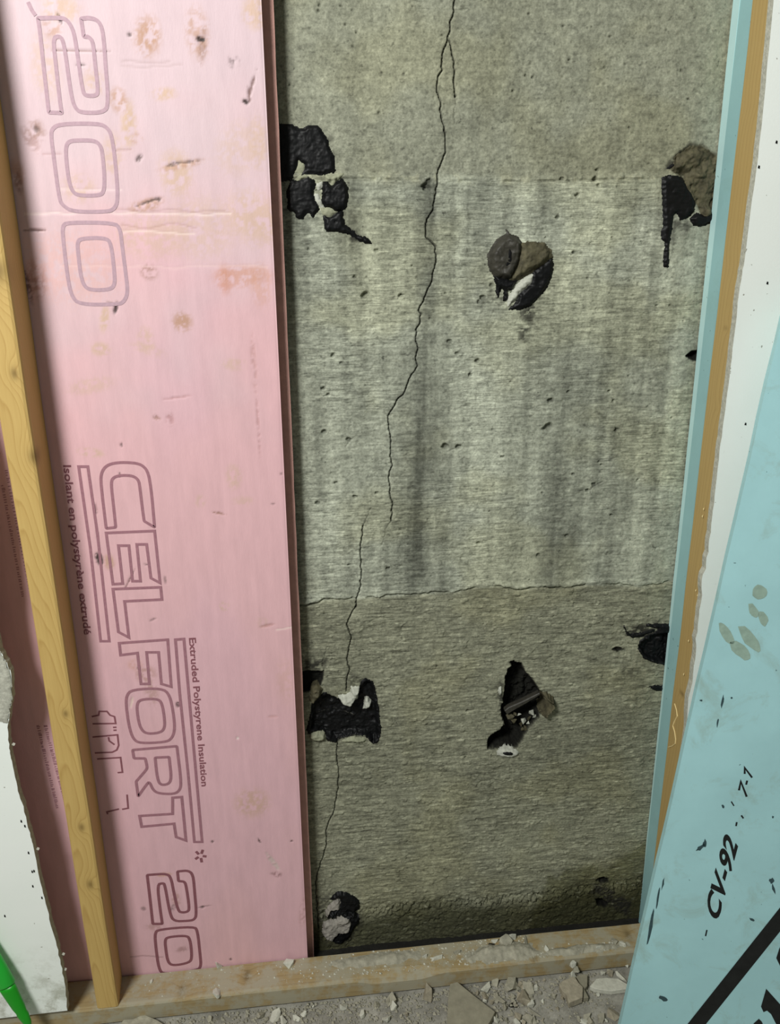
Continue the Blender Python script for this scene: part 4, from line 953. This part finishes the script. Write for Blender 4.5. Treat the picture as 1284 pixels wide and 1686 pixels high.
def type_px(body, A, U, Vv, parent, name, label, bold=.03):
    cu = bpy.data.curves.new(name, 'FONT'); cu.body = body; cu.offset = bold; cu.resolution_u = 4
    ob = bpy.data.objects.new(name, cu); COL.objects.link(ob)
    dg = bpy.context.evaluated_depsgraph_get(); me = ob.evaluated_get(dg).to_mesh()
    v = np.array([p.co[:] for p in me.vertices]); f = [tuple(p.vertices) for p in me.polygons]
    ob.evaluated_get(dg).to_mesh_clear(); bpy.data.objects.remove(ob); bpy.data.curves.remove(cu)
    x0, x1 = v[:, 0].min(), v[:, 0].max()
    P = [LP(A[0]+U[0]*(p[0]-x0)/(x1-x0)+Vv[0]*p[1]/.70, A[1]+U[1]*(p[0]-x0)/(x1-x0)+Vv[1]*p[1]/.70)+n_*.0005 for p in v]
    o = mk(name, P, f, m_ink, parent); o['label'] = label
type_px('CV-92', (1180, 1520), (34, -128), (-19, -26), panel, 'printed_code', 'black code CV-92')
pprint('printed_dash', [(lc([(650, 688), (638, 742)]), False, 2.4)])
pprint('printed_dash', [(uc([(856, 1355), (850, 1388)]), False, 2.8)])
pprint('printed_dash', [(uc([(893, 1300), (910, 1325)]), False, 2.8)])
pprint('printed_dash', [(uc([(811, 1187), (833, 1223)]), False, 2.2)])
pprint('printed_digit', [(uc([(874, 1096), (889, 1024), (937, 1148)]), False, 3.6)], 'black digit 7')
pprint('printed_dash', [(uc([(941, 1016), (932, 1050)]), False, 3.2)])
pprint('printed_digit', [(uc([(921, 962), (921, 912), (981, 992)]), False, 3.4)], 'black digit 1')
def pshape(name, px, label=None, mat=None, lift=.0006):
    V = [LP(x, y)+n_*lift for x, y in px]
    o = mk(name, V, [tuple(range(len(V)))], mat or m_ink, panel)
    if label: o['label'] = label
    return o
pshape('printed_bar', lc([(1400, 345), (1400, 555), (640, 1505), (300, 1930), (110, 1960), (480, 1505)]), 'thick black diagonal bar')
pshape('printed_letter', crop(1040, 1560, 5.262, [(1163, 355), (1284, 490), (1380, 600), (1380, 760), (1310, 760), (1250, 663), (1205, 575), (1170, 545), (1140, 558), (1118, 510)]), 'part of a large black letter')
pshape('printed_letter', crop(1040, 1560, 5.262, [(1020, 700), (1060, 650), (1100, 615), (1125, 640), (1150, 700), (1170, 800), (1040, 800)]), 'top of a large black letter')
pshape('printed_letter', crop(1040, 1560, 5.262, [(1310, -60), (1275, 10), (1250, 90), (1284, 160), (1340, 220), (1340, -60)]), 'part of a large black letter')
m_smudge = mat_simple('tan_smudge', L(148, 172, 158), .8, .1, .15, 80, 0)
m_scuff = mat_simple('grey_scuff', L(58, 80, 84), .7, .2, .3, 90, 0)
def ell(cx, cy, rx, ry, rot, k=14, j=.12, seed=1):
    rs = random.Random(seed); a = math.radians(rot); r = []
    for i in range(k):
        t = 2*math.pi*i/k; q = 1+rs.uniform(-j, j)
        u, v = rx*math.cos(t)*q, ry*math.sin(t)*q
        r.append((cx+u*math.cos(a)-v*math.sin(a), cy+u*math.sin(a)+v*math.cos(a)))
    return r
for i, e in enumerate([(1250, 975, 12, 12, 0), (1240, 1005, 7, 13, -30), (1256, 1018, 7, 13, -20), (1234, 1052, 10, 26, -38), (1196, 1043, 8, 22, -32), (1218, 1070, 10, 20, -45)]):
    pshape('smudge', ell(*e, seed=i), None, m_smudge)
for i, e in enumerate([(1071, 1525, 2.4, 26, 11), (1083, 1478, 1.6, 18, 10), (1091, 1455, 1.5, 9, 10), (1091, 1643, 7, 4, 20), (1153, 1395, 9, 3, -35), (1160, 1388, 3, 6, 10), (1270, 1450, 4, 5, 0), (1273, 1463, 2, 8, -15), (1181, 1190, 1.5, 8, 8), (1189, 1155, 2, 10, 12), (1204, 1149, 2, 1.5, 0), (1272, 1345, 2, 2, 0), (1238, 1514, 5, 2, 35), (1154, 1153, 2, 1.5, 0), (1190, 1327, 2, 3, -20)]):
    pshape('scuff', ell(*e, k=10, j=.3, seed=20+i), None, m_scuff)

# ================================================================== GREEN TOOL HANDLE leaning on the left drywall
yt = YD-TD
def gp(px, py, y): return PY(px, py, y)
A_ = np.array([float(v) for v in PY(50, 1692, yt-.030)]); B_ = PY(8, 1618, yt-.022)
dirv = (B_-A_); ln = np.linalg.norm(dirv); dirv /= ln
C_ = B_+dirv*.19
tl_ = [(0, .0022), (.012, .0070), (.030, .0098), (.036, .0090), (.046, .0108), (ln*.86, .0135), (ln*.93, .0135)]
def lathe(name, prof, mat, parent=None, k=18, flat=.62):
    a = np.cross(dirv, [0, -1, 0]); a /= np.linalg.norm(a); b = np.cross(dirv, a)
    V = []
    for t, r in prof:
        V += [A_+dirv*t+a*r*math.cos(q*2*math.pi/k)+b*r*flat*math.sin(q*2*math.pi/k) for q in range(k)]
    Fc = [(i*k+q, i*k+(q+1) % k, (i+1)*k+(q+1) % k, (i+1)*k+q) for i in range(len(prof)-1) for q in range(k)]
    Fc += [tuple(range(k))[::-1], tuple((len(prof)-1)*k+q for q in range(k))]
    return fixn(mk(name, V, Fc, mat, parent, smooth=True))
tool = lathe('tool_handle', tl_, m_green)
tag(tool, 'bright green plastic tool handle with a pointed tip in front of the broken drywall', 'tool handle')
lathe('collar', [(ln*.93, .0122), (ln*.95, .0122)], m_green, tool)
lathe('grip', [(ln*.95, .0150), (ln*.97, .0162), (ln*1.3, .0165), (ln*2.4, .0150), (ln*2.5, .0110)], m_green2, tool)

# ================================================================== RUBBLE
m_chip = mat_simple('grey_plaster', L(160, 157, 140), .95, .1, .25, 90, .9, 240)
m_chip2 = mat_simple('white_plaster', L(196, 196, 182), .95, .1, .15, 90, .8, 240)
m_chip3 = mat_simple('tan_plaster', L(156, 149, 130), .95, .1, .25, 90, .9, 240)
m_paper = mat_simple('grey_board_paper', L(142, 138, 120), .9, .1, .15, 60, .5, 240)
def chunk(cx, cy, sx, sy, sz, seed, mat, name, z0=0.0, label=None, group=None, cat='rubble', rot=0.0, at=None):
    rs = random.Random(seed)
    b = PZ(cx, cy, z0) if at is None else np.array(at)
    bm = bmesh.new()
    for _ in range(13):
        t = rs.uniform(0, 6.283); r = rs.uniform(.65, 1)
        x, y = math.cos(t)*r*sx/2, math.sin(t)*r*sy/2
        z = rs.choice([0, 0, rs.uniform(.5, 1)])*sz
        bm.verts.new((x*math.cos(rot)-y*math.sin(rot), x*math.sin(rot)+y*math.cos(rot), z))
    res = bmesh.ops.convex_hull(bm, input=bm.verts)
    bmesh.ops.delete(bm, geom=[e for e in res['geom_interior'] if isinstance(e, bmesh.types.BMVert)], context='VERTS')
    bmesh.ops.recalc_face_normals(bm, faces=bm.faces)
    zmin = min(v.co.z for v in bm.verts)
    me = bpy.data.meshes.new(name); bm.to_mesh(me); bm.free(); me.materials.append(mat)
    o = bpy.data.objects.new(name, me); COL.objects.link(o)
    o.location = (b[0], b[1], z0-zmin-.0006)
    if label: tag(o, label, cat, group)
    return o
def shard(px, z0, th, mat, name, label, tilt=(0, 0), cat='rubble'):
    P = [PZ(x, y, z0+th) for x, y in px]; c = np.mean(P, 0)
    top = [(p[0], p[1], z0+th+tilt[0]*(p[0]-c[0])+tilt[1]*(p[1]-c[1])) for p in P]
    mz = min(t[2] for t in top); top = [(a, b, c_-mz+z0+th) for a, b, c_ in top]
    n = len(top); V = top+[(a*1.0, b, c_-th) for a, b, c_ in top]
    f = [tuple(range(n)), tuple(range(2*n-1, n-1, -1))]+[(i, n+i, n+(i+1) % n, (i+1) % n) for i in range(n)]
    o = fixn(mk(name, V, f, mat)); fixn(o, .0008, 1)
    return tag(o, label, cat)
sc1 = lambda p: crop(180, 1600, 3.776, p); sc2 = lambda p: crop(480, 1580, 3.776, p); sc3 = lambda p: crop(780, 1560, 4.756, p)
shard(sc1([(60, 330), (90, 297), (150, 292), (210, 264), (255, 280), (300, 300), (345, 330), (330, 420), (120, 440)]), 0, .012, m_chip, 'plaster_slab', 'large grey plaster slab on the floor just right of the stud foot')
shard(sc2([(985, 172), (1030, 160), (1130, 235), (1265, 330), (1235, 385), (1200, 430), (1000, 440), (965, 400), (972, 270)]), 0, .012, m_paper, 'board_shard', 'big triangular drywall shard lying in front of the plate', (0.0, .10))
shard(sc3([(665, 300), (700, 275), (785, 252), (820, 300), (852, 330), (852, 400), (745, 432), (722, 370), (690, 345)]), 0, .014, m_chip3, 'plaster_slab', 'tan jagged plaster slab near the plate knot', (.1, .15))
shard(sc3([(800, 240), (860, 218), (890, 225), (888, 305), (865, 330), (900, 390), (858, 398), (850, 330)]), 0, .010, m_paper, 'board_shard', 'dark torn board scrap behind the tan plaster slab', (-.1, .1))
shard(sc3([(908, 302), (960, 242), (1040, 236), (1130, 242), (1205, 288), (1200, 322), (1080, 340), (1000, 330), (950, 322)]), 0, .010, m_chip2, 'plaster_slab', 'flat white plaster flake beside the leaning teal panel')
spec = [  # px on the floor, size mm (x, depth, height), material, label
 (840, 1625, 22, 26, 14, m_chip, 'grey angular chunk against the plate, right of the triangular shard'),
 (822, 1645, 12, 28, 10, m_chip, 'narrow upright grey sliver right of the triangular shard'),
 (842, 1617, 16, 9, 10, m_chip2, 'small white block against the plate front'),
 (862, 1645, 22, 26, 16, m_chip3, 'tan pyramid-shaped chunk in the middle of the rubble'),
 (845, 1655, 16, 14, 12, m_chip, 'small grey lump beside the tan pyramid chunk'),
 (870, 1628, 26, 16, 12, m_chip, 'rough grey chunk leaning at the plate foot'),
 (868, 1680, 22, 14, 10, m_chip, 'flat grey chunk at the bottom of the picture'),
 (880, 1668, 8, 24, 8, m_chip, 'thin grey stick-like sliver among the rubble'),
 (800, 1628, 26, 14, 9, m_chip2, 'pale flat chip touching the plate next to the triangular shard'),
 (814, 1618, 22, 14, 12, m_chip, 'grey wedge chip under the plate edge'),
 (705, 1640, 26, 18, 20, m_chip3, 'tan cube-like chunk left of the triangular shard'),
 (644, 1650, 22, 18, 14, m_chip, 'blocky grey chunk below the wane of the plate'),
 (565, 1657, 14, 16, 10, m_chip2, 'pale chip on the floor below the pink board corner'),
 (596, 1672, 12, 12, 10, m_chip2, 'small white flake on the crumb bed'),
 (500, 1670, 10, 10, 8, m_chip2, 'white fleck on the floor near the frame bottom'),
 (453, 1675, 16, 26, 8, m_chip2, 'long white flake in the crumbs left of centre'),
 (430, 1672, 16, 12, 9, m_chip, 'grey chip left of the long white flake'),
 (620, 1655, 10, 12, 8, m_chip, 'small grey chip left of the blocky chunk'),
 (1010, 1672, 20, 20, 14, m_chip3, 'tan crumbly lump near the leaning panel foot'),
 (962, 1682, 10, 16, 10, m_chip2, 'white nugget at the bottom edge near the leaning panel'),
 (990, 1678, 14, 14, 9, m_chip, 'grey chip between the white nugget and the tan lump'),
 (1022, 1608, 8, 26, 6, m_chip2, 'white splinter beside the teal panel edge'),
 (1030, 1590, 10, 20, 8, m_chip2, 'upright pale flake against the plate end by the teal panel'),
 (1003, 1602, 14, 8, 8, m_chip, 'low grey chip behind the flat white flake'),
]
for i, (px, py, a, b, c, m_, lb) in enumerate(spec):
    chunk(px, py, a*.00125, b*.00125, c*.001, 740+i, m_, 'plaster_chunk', 0, lb, None, rot=random.Random(i).uniform(0, 3))
pspec = [ # lying on the plate
 (832, 1555, 24, 22, 18, m_chip, 'largest grey chunk on top of the plate'),
 (842, 1546, 16, 10, 20, m_chip2, 'white chip perched behind the largest chunk on the plate'),
 (815, 1548, 16, 12, 8, m_chip2, 'pale sliver left of the largest chunk on the plate'),
 (806, 1557, 16, 14, 8, m_tar_brown, 'dark brown lump beside the pale sliver on the plate'),
 (720, 1578, 24, 8, 7, m_chip2, 'long white splinter lying on the plate'),
 (699, 1575, 9, 9, 8, m_chip2, 'small white nugget left of the long splinter'),
 (900, 1565, 7, 16, 8, m_chip2, 'bright upright chip on the plate by the dust heap'),
 (866, 1550, 10, 20, 8, m_chip, 'narrow chip standing on the plate behind the dust heap'),
 (357, 1636, 15, 18, 9, m_chip2, 'pale flake on the plate below the pink lettering'),
 (475, 1589, 20, 14, 12, m_chip2, 'white lump on the plate at the pink board corner'),
 (360, 1591, 12, 10, 12, m_chip2, 'small white flake wedged against the pink board foot'),
 (249, 1617, 7, 7, 6, m_chip2, 'tiny pale crumb on the plate near the stud'),
 (1010, 1552, 14, 12, 9, m_chip, 'grey crumb cluster piece at the right end of the plate'),
 (1024, 1556, 16, 10, 9, m_chip2, 'pale crumb at the right end of the plate'),
 (985, 1563, 12, 10, 8, m_chip2, 'pale nugget in the dust on the plate'),
 (955, 1566, 14, 12, 10, m_chip, 'grey nugget at the plate front edge'),
 (752, 1568, 14, 14, 8, m_chip, 'grey flake between the splinter and the dust heap'),
]
for i, (px, py, a, b, c, m_, lb) in enumerate(pspec):
    chunk(px, py, a*.00125, b*.00125, c*.00095, 800+i, m_, 'plaster_chip', PT, lb, None, rot=random.Random(50+i).uniform(-.4, .4))
for i, (px, py) in enumerate([(943, 1584), (947, 1592), (941, 1598), (938, 1604)]):
    p = PY(px, py, YS-.008)
    c = chunk(0, 0, .014, .012, .011, 860+i, [m_chip2, m_chip][i % 2], 'plaster_chip', 0.0, ['topmost pale crumb of the heap against the plate front', 'second pale crumb of the heap against the plate front', 'third crumb of the heap against the plate front', 'lowest crumb of the heap against the plate front'][i], None, at=(p[0], YS-.010-.003*i, 0))
    c.location.z = .030-.0095*i
# many small alike chips
rs = random.Random(77)
for i in range(120):
    px, py = (rs.uniform(280, 1015) if i % 2 else rs.gauss(850, 45)), rs.uniform(1600, 1686)
    z = 0.0; p = PZ(px, py, 0)
    if p[1] > YS-.006 or p[1] < -.34: continue
    s = rs.choice([rs.uniform(.005, .010), rs.uniform(.008, .016)])
    chunk(px, py, s*rs.uniform(.9, 1.6), s, s*.7, 900+i, *(lambda q: ([m_chip, m_chip2, m_chip3][q], 'small_chip', 0, 'small %s plaster chip loose on the floor %s' % (['grey', 'white', 'tan'][q], 'left of the triangular shard' if px < 735 else 'right of the triangular shard' if px > 815 else 'beside the triangular shard')))(rs.choice([0, 0, 1, 2])), 'small plaster chips on the floor', rot=rs.uniform(0, 3))

# uncountable crumbs and dust: one object each
def crumbs(name, pts, size, mat, label, seed):
    rs = random.Random(seed); V, Fc = [], []
    for (x, y, z) in pts:
        s = size*rs.choice([.5, .7, 1, 1, 1.5, 2.1]); b = len(V)
        for dx, dy, dz in [(-1, -.7, 0), (1, -.8, 0), (.9, .8, 0), (-.8, .9, 0), (rs.uniform(-.5, .5), rs.uniform(-.5, .5), 1.1), (rs.uniform(-.7, .7), -.2, .9)]:
            V.append((x+dx*s*rs.uniform(.6, 1.1), y+dy*s*rs.uniform(.6, 1.1), z+dz*s))
        Fc += [(b, b+1, b+5), (b+1, b+4, b+5), (b+1, b+2, b+4), (b+2, b+3, b+4), (b+3, b+5, b+4), (b+3, b, b+5)]
    o = fixn(mk(name, V, Fc, mat)); return tag(o, label, 'crumbs', None, 'stuff')
rs = random.Random(9); pf = []
while len(pf) < 2600:
    x = rs.uniform(-.35, .52); y = YS-.002-abs(rs.gauss(0, .06)); 
    if y < -.40: continue
    pf.append((x, y, -.001))
crumbs('plaster_crumbs', pf, .0016, m_chip, 'fine grey plaster crumbs strewn over the floor along the plate', 1)
pf = []
for _ in range(750):
    px = rs.choice([rs.gauss(830, 45), rs.gauss(940, 60), rs.gauss(600, 90), rs.uniform(220, 1045)])
    if px < 215 or px > 1050: continue
    p = PZ(px, 1600, PT); y = rs.uniform(YS+.008, YP-.004)
    if px > 880: y = min(y, YS+.008+abs(rs.gauss(0, .012)))
    pf.append((p[0], y, PT-.0006))
crumbs('plaster_crumbs', pf, .0013, m_chip2, 'pale plaster crumbs lying on top of the bottom plate', 2)
# low heap of plaster dust on the plate
def heap(px0, px1, y0, y1, hgt, seed, label):
    a, b = PZ(px0, 1580, PT)[0], PZ(px1, 1580, PT)[0]
    gx, gy = np.meshgrid(np.arange(a, b, .0022), np.arange(y0, y1, .0022))
    u = (gx-(a+b)/2)/((b-a)/2); v = (gy-(y0+y1)/2)/((y1-y0)/2)
    q = 1-np.sqrt(u*u+v*v)+(fbm(gx*70, gy*70, seed, 3)-.5)*.7
    h = sstep(0, .8, q)*hgt*(.6+.8*fbm(gx*160, gy*160, seed+3, 4))
    k = q > -.02; qq = k[:-1, :-1] & k[:-1, 1:] & k[1:, 1:] & k[1:, :-1]
    gi = np.arange(gx.size).reshape(gx.shape); Fq = np.stack([gi[:-1, :-1], gi[:-1, 1:], gi[1:, 1:], gi[1:, :-1]], -1)[qq]
    us = np.unique(Fq); re = np.zeros(gx.size, np.int64); re[us] = np.arange(len(us))
    o = mk('plaster_dust', np.stack([gx, gy, PT-.0004+h], -1).reshape(-1, 3)[us], re[Fq], m_chip)
    return tag(o, label, 'dust', None, 'stuff')
heap(755, 905, YS+.004, YS+.052, .010, 31, 'low heap of grey plaster dust on the plate under the largest chunk')
heap(880, 1050, YS+.004, YS+.026, .006, 41, 'thin ridge of plaster dust along the right front of the plate')
heap(540, 700, YS+.024, YP-.006, .004, 51, 'thin grey dust film on the plate below the concrete')
